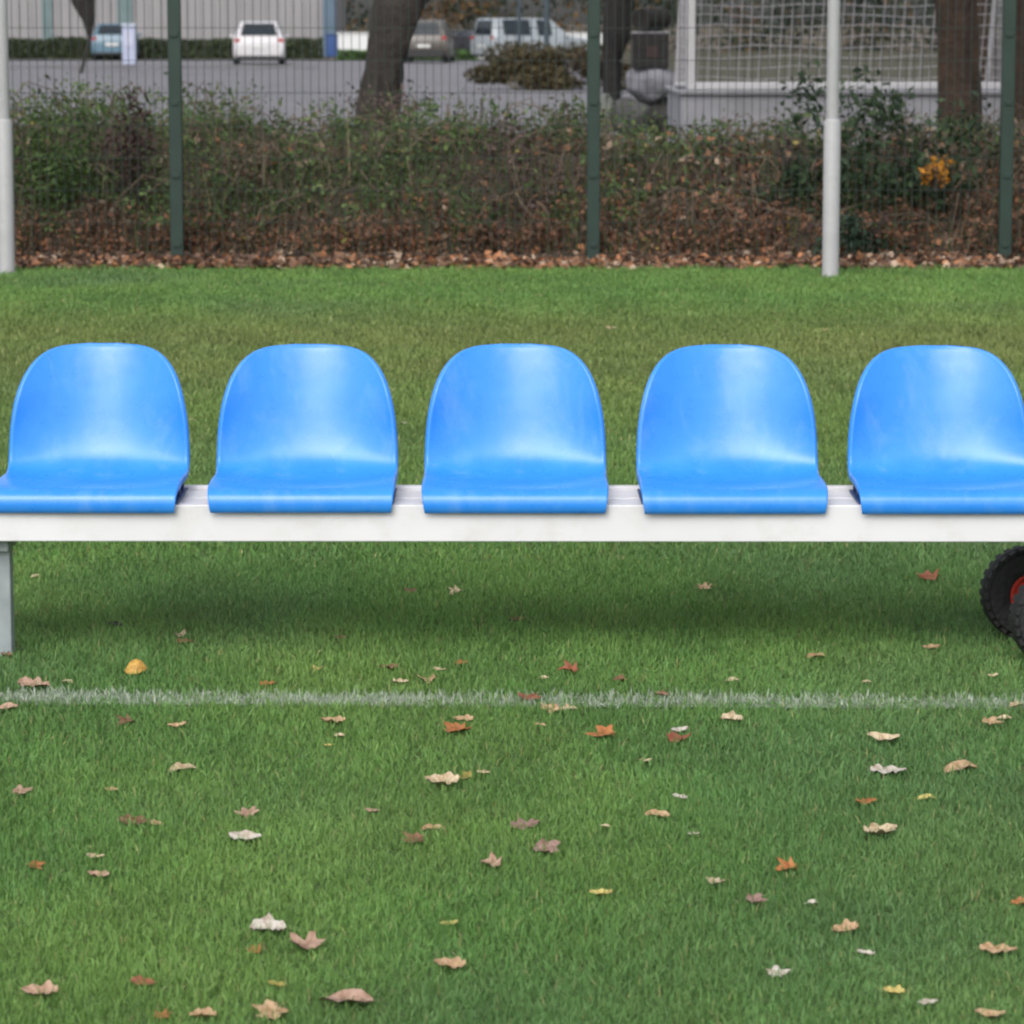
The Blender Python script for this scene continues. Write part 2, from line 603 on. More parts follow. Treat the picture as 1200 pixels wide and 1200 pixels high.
def seat_shell():
    prof = [(0.010, -0.018, .210), (0.004, -0.013, .2115), (0.000, 0.000, .2125), (0.001, 0.014, .213), (0.008, 0.027, .213), (0.022, 0.035, .213), (0.05, 0.039, .213), (0.11, 0.039, .212),
            (0.17, 0.035, .211), (0.215, 0.0335, .211), (0.25, 0.0365, .211), (0.28, 0.0455, .2105), (0.302, 0.060, .210), (0.320, 0.082, .209), (0.334, 0.112, .2075), (0.346, 0.147, .205),
            (0.356, 0.182, .2005), (0.367, 0.218, .193), (0.376, 0.248, .1845), (0.384, 0.274, .1735), (0.391, 0.295, .160), (0.397, 0.311, .145), (0.401, 0.3225, .128), (0.404, 0.3300, .108), (0.406, 0.3345, .085), (0.408, 0.3368, .060), (0.409, 0.3380, .034)]
    NU = 24
    bm = bmesh.new()
    pts = []
    n = len(prof)
    for i, (y, z, w) in enumerate(prof):
        row = []
        for j in range(NU + 1):
            u = -1 + 2 * j / NU
            x = u * w
            uu = abs(x) / 0.213
            up = max(0.0, min(1.0, (i - 9) / 5.0))
            up = up * up * (3 - 2 * up)     # 0 on the pan, 1 on the back
            fr = max(0.0, min(1.0, (i - 5) / 3.0))
            c = uu ** 2.0
            yy = y - up * (0.036 + 0.036 * min(1.0, max(0.0, (z - 0.08) / 0.14))) * c
            zz = z + (1 - up) * fr * 0.012 * c - (1 - uu ** 2) * 0.004 * fr * (1 - up)
            row.append(Vector((x, yy, zz)))
        pts.append(row)
    V = [[bm.verts.new(p) for p in row] for row in pts]
    for i in range(n - 1):
        for j in range(NU):
            bm.faces.new((V[i][j], V[i][j + 1], V[i + 1][j + 1], V[i + 1][j]))
    bm.normal_update()
    # rolled rim round both sides and the top
    loop = [(i, 0) for i in range(n)] + [(n - 1, j) for j in range(1, NU)] + [(i, NU) for i in range(n - 1, -1, -1)]
    prev = [V[i][j] for i, j in loop]
    base = [(V[i][j].co.copy(), V[i][j].normal.copy()) for i, j in loop]
    nl = len(loop)
    outs = []
    for k in range(nl):
        t = (base[min(k + 1, nl - 1)][0] - base[max(k - 1, 0)][0]).normalized()
        nrm = base[k][1]
        if nrm.y > 0 and nrm.z < 0.2:
            nrm = -nrm
        if nrm.z < -0.3:
            nrm = -nrm
        o = t.cross(nrm).normalized()
        cdir = base[k][0] - Vector((0, 0.3, 0.15))
        if o.dot(cdir) < 0:
            o = -o
        outs.append((o, nrm))
    for (do, dn) in ((0.0035, 0.0012), (0.0062, -0.002), (0.0070, -0.006), (0.0070, -0.012)):
        fade = [min(1.0, max(0.0, min(k, nl - 1 - k) - 2) / 5.0) for k in range(nl)]
        ring = [bm.verts.new(base[k][0] + outs[k][0] * do * (0.15 + 0.85 * fade[k]) + outs[k][1] * dn * fade[k] + Vector((0, 0.0001 * (1 - fade[k]), 0))) for k in range(nl)]
        for k in range(nl - 1):
            bm.faces.new((prev[k], prev[k + 1], ring[k + 1], ring[k]))
        prev = ring
    bmesh.ops.recalc_face_normals(bm, faces=bm.faces)
    me = bpy.data.meshes.new('seat')
    bm.to_mesh(me)
    bm.free()
    for p in me.polygons:
        p.use_smooth = True
    me.materials.append(m_seat)
    return me


seat_me = seat_shell()
seat_fy = -0.022
lip = []
for (cx) in (97.5, 352.0, 603.5, 861.5, 1116.5):
    lip.append(at(cx, 601, BY + seat_fy).x)
zs = at(600, 602.0, BY + seat_fy).z + 0.017
first = None
for k, xs in enumerate(lip):
    o = bpy.data.objects.new('seat', seat_me)
    COL.objects.link(o)
    o.parent = bench
    o.location = (xs, seat_fy, zs + (0.0, 0.001, 0.0, -0.001, -0.001)[k])
    o.rotation_euler = (R((0.3, -0.2, 0.1, 0.0, -0.3)[k]), 0, R((-0.5, 0.3, 0.0, 0.6, 0.2)[k]))
    md = o.modifiers.new('thickness', 'SOLIDIFY')
    md.thickness = 0.003
    md.offset = 0
    sb = o.modifiers.new('smooth', 'SUBSURF')
    sb.levels = 1
    sb.render_levels = 1
    if first is None:
        for sx in (-1, 1):
            q = MB()
            gap = zt - zs
            q.box((sx * 0.198, 0.15, (gap + 0.031) / 2 + 0.001), (0.014, 0.215, 0.031 - gap - 0.003))
            q.box((sx * 0.203, 0.15, gap + 0.0045), (0.030, 0.235, 0.005))
            for yy_ in (0.06, 0.15, 0.24):
                q.box((sx * 0.2075, yy_, (gap + 0.031) / 2), (0.006, 0.016, 0.031 - gap - 0.012))
            br = q.build('mounting_bracket', m_seat_dark, o, bevel=0.002)
        first = o
    else:
        for ch in first.children:
            c = ch.copy()
            COL.objects.link(c)
            c.parent = o


def wheel_part(parent, x, y, r, w, name='wheel', rz=0.0):
    t = MB()
    prof = [(r * .44, -w * .40), (r * .60, -w * .5), (r * .88, -w * .48), (r * .97, -w * .3), (r, -w * .08), (r, w * .08), (r * .97, w * .3), (r * .88, w * .48), (r * .60, w * .5), (r * .44, w * .40), (r * .44, -w * .40)]
    t.lathe(prof, (0, 0, 0))
    # shoulder tread lugs
    for k in range(28):
        a = 2 * math.pi * k / 28
        for sy in (-1, 1):
            rot = Matrix.Rotation(-a, 3, 'Y')
            t.box(rot @ Vector((r * .942, sy * w * .34, 0)), (r * .075, w * .26, r * .13), rot)
    o = t.build(name, m_rubber, parent)
    o.location = (x, y, r)
    o.rotation_euler = (0, 0, rz)
    h = MB()
    h.lathe([(0.0, -w * .40), (r * .15, -w * .40), (r * .16, -w * .28), (r * .26, -w * .24), (r * .34, -w * .28), (r * .39, -w * .42), (r * .455, -w * .43), (r * .455, w * .43), (r * .39, w * .42), (r * .3, w * .28), (r * .15, w * .4), (0, w * .4)], (0, 0, 0))
    ho = h.build('rim', m_redhub, o)
    ax = MB()
    ax.lathe([(0, -w * .56), (r * .1, -w * .56), (r * .1, w * .56), (0, w * .56)], (0, 0, 0), n=16)
    ax.build('hub_cap', m_galv, o)
    return o


# wheels at the right end: back one then front one
WR = 0.117
pb = at(1204, 701, 8.24)
wheel_part(bench, pb.x, 8.235 - BY, WR, 0.075, rz=R(6))
pf = at(1242, 728, 7.87)
wheel_part(bench, pf.x, 7.87 - BY, WR, 0.075, rz=R(6))
ax = MB()
ax.tube([(pf.x, -0.08, WR), (pb.x, 0.33, WR)], 0.011, 12)
ax.tube([((pf.x + pb.x) / 2, 0.155, WR), ((pf.x + pb.x) / 2 + 0.03, 0.155, zb)], 0.016, 12)
ax.build('axle', m_galv, bench)

# ------------------------------------------------------------------ fallen leaves on the lawn
m_leaf = leaf_mat()


def leaf_mesh(kind, seed):
    rd = random.Random(seed)
    bm = bmesh.new()
    out = []
    if kind == 'maple':
        tips = [(-150, .46), (-128, .36), (-105, .62), (-92, .52), (-80, .44), (-60, .74), (-45, .84), (-28, .56), (-10, .82), (0, 1.0), (10, .84), (28, .56), (45, .84), (60, .74), (80, .44), (92, .52), (105, .62), (128, .36), (150, .46), (180, .22)]
        for a, r in tips:
            r *= rd.uniform(.78, 1.12)
            out.append((math.sin(R(a)) * r * 0.55, math.cos(R(a)) * r * 0.55 - 0.05))
    elif kind == 'oak':
        for k in range(40):
            t = k / 39 * 2 * math.pi
            y = -math.cos(t) * 0.5
            w = 0.30 * math.sin(t) * (1 + 0.2 * math.cos(7 * t + 1)) * (1.0 + 0.3 * y)
            out.append((w * rd.uniform(.95, 1.05), y))
        out = out[:-1]
    else:
        for k in range(18):
            t = k / 18 * 2 * math.pi
            y = -math.cos(t) * 0.5
            out.append((0.26 * math.sin(t) * (1.0 - 0.3 * y) * rd.uniform(.92, 1.08), y))
    c = bm.verts.new((0, 0, 0))
    ring = [bm.verts.new((x, y, 0)) for x, y in out]
    mid = [bm.verts.new((x * .55, y * .55, 0)) for x, y in out]
    n = len(ring)
    for k in range(n):
        bm.faces.new((c, mid[k], mid[(k + 1) % n]))
        bm.faces.new((mid[k], ring[k], ring[(k + 1) % n], mid[(k + 1) % n]))
    if kind == 'dome':
        for v in bm.verts:
            v.co.x *= 1.75
    cx, cy, tw = rd.uniform(.3, 1.3), rd.uniform(-.3, .8), rd.uniform(-.35, .35)
    for v in bm.verts:
        x, y = v.co.x, v.co.y
        v.co.z = cx * x * x * 1.3 + cy * y * y + tw * x * y + rd.uniform(-.05, .05) + 0.1 * abs(x)
        if kind == 'dome':
            v.co.z = 0.62 - 2.2 * x * x - 2.0 * y * y + rd.uniform(-.02, .02)
    # stalk
    s0 = bm.verts.new((-.008, -.45 if kind != 'maple' else -.12, .0))
    s1 = bm.verts.new((.008, -.45 if kind != 'maple' else -.12, .0))
    s2 = bm.verts.new((rd.uniform(-.08, .08), -.8 if kind != 'maple' else -.5, .05))
    bm.faces.new((s0, s1, s2))
    me = bpy.data.meshes.new('fallen_leaf')
    bm.to_mesh(me)
    bm.free()
    me.materials.append(m_leaf)
    for pl in me.polygons:
        pl.use_smooth = True
    return me


LM = {k: [leaf_mesh(k, s) for s in range(4)] for k in ('maple', 'oak', 'oval', 'dome')}
CL = {'honey': ((0.60, 0.36, 0.075), 'honey yellow'), 'cream': ((0.52, 0.43, 0.29), 'cream'), 'pale': ((0.50, 0.47, 0.42), 'pale grey'), 'tan': ((0.46, 0.32, 0.19), 'tan'), 'pink': ((0.42, 0.28, 0.21), 'pinkish tan'),
      'orange': ((0.38, 0.15, 0.05), 'orange brown'), 'red': ((0.25, 0.085, 0.045), 'red brown'), 'brown': ((0.19, 0.10, 0.055), 'brown'), 'yellow': ((0.58, 0.50, 0.17), 'pale yellow'),
      'olive': ((0.28, 0.25, 0.06), 'olive yellow'), 'mauve': ((0.28, 0.18, 0.155), 'mauve brown'), 'dark': ((0.04, 0.035, 0.025), 'dark')}
# x, y in the photo, width in px, colour, kind
LV = [(160, 790, 25, 'honey', 'dome'), (42, 676, 14, 'cream', 'oval'), (135, 733, 18, 'dark', 'oval'), (211, 746, 20, 'cream', 'maple'), (217, 754, 20, 'brown', 'oak'), (8, 770, 16, 'brown', 'oak'), (398, 748, 18, 'brown', 'maple'),
      (372, 785, 18, 'yellow', 'maple'), (40, 806, 38, 'pink', 'oak'), (78, 800, 16, 'cream', 'oval'), (8, 832, 26, 'pink', 'oval'), (150, 849, 28, 'brown', 'maple'), (207, 854, 22, 'tan', 'oval'),
      (390, 850, 28, 'tan', 'oak'), (396, 864, 16, 'cream', 'oval'), (385, 875, 10, 'yellow', 'oval'), (314, 803, 18, 'orange', 'oak'), (215, 904, 34, 'cream', 'oval'), (481, 693, 20, 'brown', 'maple'),
      (536, 695, 24, 'cream', 'maple'), (607, 728, 16, 'brown', 'oval'), (455, 786, 22, 'brown', 'oak'), (469, 802, 18, 'cream', 'oak'), (500, 799, 28, 'tan', 'maple'), (515, 787, 15, 'cream', 'oval'),
      (540, 779, 20, 'orange', 'maple'), (636, 796, 14, 'cream', 'oval'), (668, 788, 30, 'red', 'maple'), (725, 799, 22, 'brown', 'maple'), (619, 820, 34, 'red', 'maple'), (645, 832, 30, 'tan', 'maple'),
      (667, 834, 20, 'cream', 'oak'), (538, 860, 42, 'orange', 'maple'), (543, 847, 22, 'tan', 'oak'), (708, 864, 42, 'orange', 'maple'), (793, 870, 34, 'red', 'maple'), (796, 859, 20, 'pale', 'oval'),
      (756, 894, 20, 'cream', 'maple'), (632, 851, 14, 'tan', 'oval'), (776, 816, 16, 'brown', 'oak'), (825, 691, 22, 'tan', 'maple'), (1088, 679, 36, 'red', 'maple'), (957, 771, 24, 'tan', 'oval'),
      (1091, 761, 20, 'tan', 'oval'), (1163, 794, 14, 'cream', 'oval'), (1015, 800, 12, 'cream', 'oval'), (857, 799, 18, 'cream', 'oval'), (858, 846, 26, 'cream', 'oak'), (1035, 871, 36, 'cream', 'oval'),
      (1160, 850, 32, 'tan', 'maple'), (1176, 844, 20, 'cream', 'oval'), (1191, 829, 18, 'cream', 'oak'), (1041, 908, 40, 'pale', 'oak'), (1125, 904, 42, 'tan', 'oval'), (25, 931, 30, 'pink', 'maple'),
      (131, 928, 16, 'tan', 'oval'), (158, 967, 34, 'brown', 'oak'), (182, 968, 20, 'tan', 'oval'), (290, 957, 32, 'pink', 'maple'), (288, 987, 38, 'pale', 'oval'), (112, 1008, 20, 'cream', 'oval'), (115, 1031, 26, 'pink', 'oak'),
      (40, 1017, 26, 'orange', 'maple'), (315, 1094, 42, 'pale', 'oak'), (360, 1115, 52, 'pink', 'maple'), (298, 1118, 26, 'orange', 'maple'), (47, 1170, 40, 'pink', 'oak'), (325, 1159, 24, 'olive', 'oval'),
      (168, 1156, 30, 'red', 'oak'), (320, 1191, 50, 'tan', 'maple'), (405, 1179, 62, 'pink', 'oval'), (238, 1195, 30, 'tan', 'oak'), (190, 1196, 26, 'orange', 'maple'), (518, 922, 38, 'cream', 'oak'),
      (548, 913, 26, 'olive', 'maple'), (567, 908, 16, 'cream', 'oval'), (436, 954, 18, 'pink', 'oval'), (487, 988, 36, 'brown', 'maple'), (507, 974, 26, 'tan', 'oval'), (576, 1017, 34, 'pink', 'maple'),
      (616, 971, 34, 'mauve', 'oak'), (637, 999, 46, 'mauve', 'maple'), (708, 970, 14, 'cream', 'oval'), (704, 1051, 26, 'yellow', 'oval'), (526, 1087, 20, 'yellow', 'oval'), (527, 1138, 36, 'tan', 'oak'),
      (770, 958, 28, 'tan', 'oval'), (797, 937, 18, 'pale', 'oval'), (1012, 944, 30, 'orange', 'maple'), (1085, 938, 24, 'yellow', 'oval'), (1032, 981, 40, 'cream', 'oak'), (925, 1021, 34, 'orange', 'maple'),
      (840, 1038, 30, 'cream', 'maple'), (883, 1059, 34, 'mauve', 'maple'), (990, 1095, 32, 'tan', 'oak'), (1015, 1121, 20, 'pale', 'oval'), (1170, 1119, 42, 'tan', 'oak'), (910, 1146, 36, 'pale', 'maple'),
      (1047, 1167, 24, 'yellow', 'oak'), (1087, 1180, 24, 'pale', 'oval'), (1160, 1196, 34, 'tan', 'oval'), (1194, 1063, 22, 'orange', 'oak'), (951, 1061, 18, 'pale', 'oval'), (813, 980, 14, 'pale', 'oval'),
      (717, 384, 14, 'cream', 'oak'), (225, 491, 9, 'cream', 'oval'), (472, 495, 9, 'pale', 'oval'), (631, 345, 8, 'tan', 'oval'), (966, 386, 8, 'tan', 'oval')]


def seat_word(x):
    marks = [(230, 'under the leftmost seat'), (262, 'under the leftmost gap between seats'), (455, 'under the second seat from left'), (505, 'under the second gap from left'), (708, 'under the middle seat'),
             (752, 'under the second gap from right'), (962, 'under the second seat from right'), (1006, 'under the rightmost gap between seats'), (1300, 'under the rightmost seat')]
    for lim, w in marks:
        if x < lim:
            return w


def row_word(y):
    if y < 640:
        return 'on the far lawn'
    if y < 780:
        return 'in bench shade'
    if y < 826:
        return 'by white line'
    if y < 880:
        return 'just before line'
    if y < 965:
        return 'on upper front lawn'
    if y < 1070:
        return 'on middle front lawn'
    if y < 1150:
        return 'on lower front lawn'
    return 'at bottom edge'


labels = []
for (x, y, w, c, kind) in LV:
    shape = {'maple': 'lobed', 'oak': 'ragged', 'oval': 'narrow', 'dome': 'cupped'}[kind]
    sw = seat_word(x)
    if y > 826:
        sw = sw.replace('under', 'below')
    if y < 640:
        sw = {717: 'above the gap right of the middle seat', 225: 'beside the leftmost seat', 472: 'left of the middle seat', 631: 'above the middle seat', 966: 'above and left of the rightmost seat'}[x]
    size = 'tiny' if w < 16 else ('small' if w < 27 else ('large' if w > 40 else 'middling'))
    labels.append('%s %s %s leaf %s %s' % (size, CL[c][1], shape, row_word(y), sw))
seen = {}
for i, l in enumerate(labels):
    seen.setdefault(l, []).append(i)
for l, ids in seen.items():
    if len(ids) > 1:
        ids.sort(key=lambda i: LV[i][0])
        for r_, i in enumerate(ids):
            labels[i] = (('left-hand ' if r_ == 0 else 'right-hand ') if len(ids) == 2 else ['left-hand ', 'central ', 'right-hand ', 'far right '][r_]) + l
for i, (x, y, w, c, kind) in enumerate(LV):
    p = gnd(x, y + 4)
    sz = w / F * p.length * 1.1
    if kind == 'maple':
        sz *= 1.1
    sz = max(sz, 0.02)
    o = bpy.data.objects.new('fallen_leaf', LM[kind][i % 4])
    COL.objects.link(o)
    o.scale = (sz, sz, sz)
    o.location = (p.x, p.y, 0.008 + 0.08 * sz)
    rz = random.uniform(0, 6.28) if kind == 'maple' else random.choice((R(90), R(-90))) + random.uniform(-.5, .5)
    o.rotation_euler = (R(random.uniform(12, 30)), R(random.uniform(-12, 12)), 0)
    o.rotation_euler = (Matrix.Rotation(R(random.uniform(4, 15)), 3, 'X') @ Matrix.Rotation(rz, 3, 'Z')).to_euler()
    k = random.uniform(.95, 1.2)
    o.color = tuple(min(1, v * k) for v in CL[c][0]) + (1,)
    tag(o, labels[i], 'leaf', 'fallen leaves on the lawn')

# ------------------------------------------------------------------ white poles and green fence
m_pole = mat('white_pole_paint', (0.37, 0.375, 0.385), 0.5, 0.08, 6, dirt=(0.2, 0.2, 0.18), dscale=6, damt=0.6)
m_fence = mat('green_fence_paint', (0.012, 0.032, 0.025), 0.5, 0.15, 8)
m_mesh = mat('weathered_mesh', (0.014, 0.027, 0.023), 0.6, 0.15, 8)
m_clip = mat('clip_steel', (0.25, 0.28, 0.28), 0.4, 0.1)


def pole(px, py, label):
    p = gnd(px, py)
    t = thing('pole', label, 'pole', p, 0, 'white poles in front of the fence')
    r = 7.4 / F * p.y
    MB().tube([(0, 0, 0.3), (0, 0, 6.0)], r, 20).build('shaft', m_pole, t)
    rs = 9.8 / F * p.y
    zt_ = at(px, 140, p.y).z
    MB().lathe([(0, 0), (rs * 1.05, 0), (rs * 1.05, 0.02), (rs, 0.03), (rs, zt_ - 0.015), (r * 1.1, zt_), (r, zt_ + 0.003)], (0, 0, 0), 'Z', 24).build('base_sleeve', m_pole, t)
    MB().tube([(0, 0, 6.0), (0, 0, 6.02), (0, 0, 6.03)], [r * 1.15, r * 1.15, r * .5], 16).build('cap', m_pole, t)


pole(8, 322, 'white pole at the left edge of the photo before the green fence')
pole(973, 326, 'white pole between the fourth and fifth seats before the green fence')

FY = gnd(695, 309).y
fx = [-285, 205.5, 695, 1178, 1668]
FX = [gnd(v, 309).x for v in fx]
FX[1] = at(208, 300, FY).x
FX[3] = at(1177, 300, FY).x
fence = thing('mesh_fence', 'tall dark green welded wire mesh fence behind the lawn', 'fence', (0, FY, 0))
for i, x in enumerate(FX):
    q = MB()
    q.box((x, 0, 1.25), (0.082, 0.06, 2.5))
    po = q.build('post', m_fence, fence, bevel=0.006)
    for z in (0.12, 0.55, 1.0, 1.42, 1.9, 2.3):
        MB().box((x, -0.0355, z), (0.045, 0.01, 0.03)).build('clamp', m_fence, po, bevel=0.002)
for x0, x1 in zip(FX, FX[1:]):
    q = MB()
    n = 50
    for k in range(1, n):
        x = x0 + 0.03 + (x1 - x0 - 0.06) * k / n
        q.box((x, 0, 1.22), (0.0042, 0.0042, 2.36))
    for k in range(12):
        z = 0.06 + k * 0.2
        q.box(((x0 + x1) / 2, 0.005, z), (x1 - x0 - 0.09, 0.004, 0.004))
    q.build('mesh_panel', m_mesh, fence, smooth=False)

# ------------------------------------------------------------------ undergrowth behind the fence
m_under = attr_mat('undergrowth_leaf', 0.65, 0.2, 0.25)
m_litter = attr_mat('litter_leaf', 0.75, 0.05, 0.2)
TOPX = np.array([-300, 0, 40, 90, 150, 200, 250, 300, 350, 385, 420, 470, 520, 570, 610, 660, 720, 790, 860, 920, 990, 1060, 1130, 1200, 1500])
TOPY = np.array([112, 112, 118, 108, 112, 122, 116, 122, 140, 138, 116, 118, 130, 124, 134, 122, 142, 158, 154, 142, 150, 145, 150, 140, 140])


def top_z(X, Y):
    px = 600 + X * F / Y
    py = np.interp(px, TOPX, TOPY)
    b = (600 - py) / F
    dy = math.cos(PITCH) + b * math.sin(PITCH)
    dz = -math.sin(PITCH) + b * math.cos(PITCH)
    return H + Y * dz / dy


U0, U1 = FY + 0.12, FY + 2.6
# the earth bank the brambles grow on
bk = MB()
NX, NYb = 120, 26
rows = []
for j in range(NYb + 1):
    y_ = U0 - 0.1 + (j / NYb) * 4.4
    xs_ = np.linspace(-6.5, 6.5, NX + 1)
    tt_ = np.clip((y_ - U0) / 1.5, 0, 1) ** 0.8 * np.clip((U0 + 4.25 - y_) / 1.4, 0, 1)
    zz_ = top_z(xs_, np.full_like(xs_, max(y_, U0))) * 0.80 * tt_ + 0.10 * (fbm(xs_ * 2.3, xs_ * 0 + y_ * 2.3) - 0.5) * (tt_ > 0.05)
    rows.append([bk.bm.verts.new((a_, y_, max(-0.004, z_) if tt_ > 0.02 else -0.004)) for a_, z_ in zip(xs_, zz_)])
for r0_, r1_ in zip(rows, rows[1:]):
    for q_ in range(NX):
        bk.bm.faces.new((r0_[q_], r0_[q_ + 1], r1_[q_ + 1], r1_[q_]))
tag(bk.build('bank', mat('bank_soil', (0.055, 0.042, 0.028), 0.95, 0.4, 6, 0.8, 25, dirt=(0.045, 0.05, 0.02), dscale=2.2, damt=0.8)), kind='structure')
n = 120000
Y = U0 + (rng.random(n) ** 1.5) * (U1 - U0)
X = (rng.random(n) * 2 - 1) * (0.155 * Y + 1.3)
tz = top_z(X, Y) * np.clip(0.22 + (Y - U0) / 1.3, 0, 1.0)
tz = tz * (0.86 + 0.32 * fbm(X * 3.1, Y * 2.0)) + 0.04 * rng.normal(size=n)
f = 1 - rng.random(n) ** 1.4 * 0.55
f = np.where(rng.random(n) < 0.35, rng.random(n), f)
surf = top_z(X, Y) * 0.80 * np.clip((Y - U0) / 1.5, 0, 1) ** 0.8
Z = np.maximum(0.02, tz * f)
near = rng.random(n) < 0.6
near |= False
Z = np.where(near, np.maximum(0.01, np.minimum(surf + rng.exponential(0.075, n) * (0.3 + 1.4 * fbm(X * 2.7 + 1, Y * 3)), tz + 0.05)), Z)
# clumps: throw away leaves where a 3D noise is low so gaps and stems show
den = 0.5 * fbm(X * 4 + Z * 3, Z * 5 + Y * 2) + 0.5 * fbm(X * 9 + 5, Z * 9 + 11)
k = rng.random(n) < np.clip((den - 0.30) * 3.6, 0.10, 1)
X, Y, Z, tz = X[k], Y[k], Z[k], tz[k]
n = len(X)
px = 600 + X * F / Y
hue = fbm(X * 1.6 + 9, Z * 2.4 + 1)
hue2 = fbm(X * 3.7 + 2, Z * 4.1 + 30)
green = np.clip(np.interp(px, [0, 150, 220, 330, 400, 500, 620, 700, 780, 900, 1000, 1200], [1.1, 1.05, .9, .72, .9, .95, .85, .85, .72, .58, .45, .4]) + (hue - 0.5) * 1.3, 0, 1)
hz = Z + 0.28 * (hue2 - 0.5)
low = np.clip((np.interp(px, [0, 420, 700, 850, 1200], [.36, .40, .42, .54, .60]) - hz) / 0.25, 0, 1)
blot = fbm(X * 1.1 + 31, Z * 1.9 + 7)
purp = np.clip((blot - 0.54) * 7, 0, 1)
cg = mixc((0.05, 0.10, 0.034), (0.13, 0.18, 0.062), rng.random(n))
cb = mixc((0.10, 0.082, 0.055), (0.18, 0.135, 0.095), rng.random(n))
cr = mixc((0.16, 0.085, 0.055), (0.34, 0.17, 0.10), rng.random(n))
pick = np.clip(0.5 + (fbm(X * 5.5 + 13, Z * 6.5 + Y * 1.5) - 0.5) * 2.6 + 0.35 * (rng.random(n) - 0.5), 0, 1)
cols = np.where((pick < green * (1 - low * 0.8))[:, None], cg, cb)
cols = np.where((rng.random(n) < purp * 0.7)[:, None], mixc((0.075, 0.05, 0.048), (0.15, 0.105, 0.095), rng.random(n)), cols)
cols = np.where((rng.random(n) < low * 0.75)[:, None], cr, cols)
yl = rng.random(n) < 0.012
cols[yl] = (0.32, 0.26, 0.08)
cols *= (0.6 + 0.7 * rng.random((n, 1))) * (0.45 + 1.1 * fbm(X * 4.3 + 3, Z * 5.1 + Y))[:, None]
u = leaves('undergrowth', np.stack([X, Y, Z], 1), 0.014 + 0.045 * rng.random(n) ** 1.6, cols, m_under, 0.1, 0.55)
tag(u, 'tangled brambles and weeds turning brown along the back of the fence', 'undergrowth', kind='stuff')
# stems and dry straw
n = 17000
Y = U0 + rng.random(n) * (U1 - U0) * 0.9
X = (rng.random(n) * 2 - 1) * (0.155 * Y + 1.3)
tz = top_z(X, Y) * np.clip(0.3 + (Y - U0) / 1.2, 0, 1.0)
px = 600 + X * F / Y
strawy = np.interp(px, [0, 90, 130, 200, 260, 300, 420, 480, 700, 1200], [.25, .3, .8, .7, .5, .85, .7, .35, .3, .3])
c = mixc((0.11, 0.085, 0.06), (0.34, 0.26, 0.17), (rng.random(n) < strawy * 0.6) * (0.5 + 0.5 * rng.random(n)))
kk = rng.random(n) < 0.5
c[kk] = np.array((0.08, 0.105, 0.04)) * (0.7 + 0.7 * rng.random((kk.sum(), 1)))
hgt = np.clip(tz * (0.35 + 0.75 * rng.random(n)), 0.12, 1.15)
short = rng.random(n) < 0.5
hgt[short] *= 0.6
tall = rng.random(n) < 0.05
hgt[tall] = np.clip(tz[tall] * (1.02 + 0.22 * rng.random(tall.sum())), .2, 1.3)
s = blades('dry_stems', np.stack([X, Y, np.zeros(n)], 1), hgt, 0.005 + 0.004 * rng.random(n), c, m_under, 0.22)
tag(s, 'dry straw coloured stems among the brambles', 'dry grass', kind='stuff')
cb_ = MB()
rd_ = random.Random(5)
for q_ in range(260):
    y_ = U0 + 0.1 + rd_.random() * 1.6
    x_ = rd_.uniform(-1, 1) * (0.155 * y_ + 1.0)
    t_ = float(top_z(np.array([x_]), np.array([y_]))[0])
    g_ = t_ * 0.8 * min(1, (y_ - U0) / 1.5) ** 0.8
    dx_, dy_ = rd_.uniform(-.55, .55), rd_.uniform(-.35, .1)
    up_ = rd_.uniform(.12, .34)
    cb_.tube([(x_, y_, g_ - .02), (x_ + dx_ * .3, y_ + dy_ * .3, g_ + up_ * .8), (x_ + dx_ * .65, y_ + dy_ * .65, g_ + up_), (x_ + dx_, y_ + dy_, g_ + up_ * rd_.uniform(.1, .8))], [.005, .005, .004, .002], 4)
tag(cb_.build('bramble_canes', mat('cane_bark', (0.15, 0.11, 0.08), .8, .4, 2)), 'arching bare bramble canes on the bank behind the fence', 'brambles', kind='stuff')
# litter at the foot of the fence
n = 24000
Y = EDGE - 0.06 + (rng.random(n) ** 1.25) * 2.1
X = (rng.random(n) * 2 - 1) * (0.155 * Y + 1.3)
kk = rng.random(n) < (0.35 + 1.2 * (fbm(X * 2.6, Y * 2.6) - 0.2)) * np.clip((Y - EDGE + 0.12) / 0.3, 0.3, 1)
X, Y = X[kk], Y[kk]
n = len(X)
px = 600 + X * F / Y
org = np.interp(px, [0, 150, 350, 450, 560, 620, 760, 880, 960, 1200], [.5, .6, .45, .5, .9, .95, .6, .85, .6, .55])
c = mixc((0.14, 0.09, 0.065), (0.42, 0.19, 0.09), (rng.random(n) < org) * rng.random(n))
dk_ = rng.random(n) < 0.25
c[dk_] = (0.07, 0.045, 0.035)
pk = rng.random(n) < 0.12
c[pk] = (0.45, 0.34, 0.25)
c *= 0.7 + 0.6 * rng.random((n, 1))
l = leaves('leaf_litter', np.stack([X, Y, 0.02 + np.clip((Y - U0) / 1.3, 0, 1) * 0.75 * (0.6 + 0.4 * rng.random(n)) + 0.06 * np.clip(Y - EDGE, 0, 1) * rng.random(n)], 1), 0.03 + 0.055 * rng.random(n) ** 1.5, c, m_litter, 0.25, 0.7)
tag(l, 'drift of rusty fallen leaves along the foot of the fence', 'leaf litter', kind='stuff')


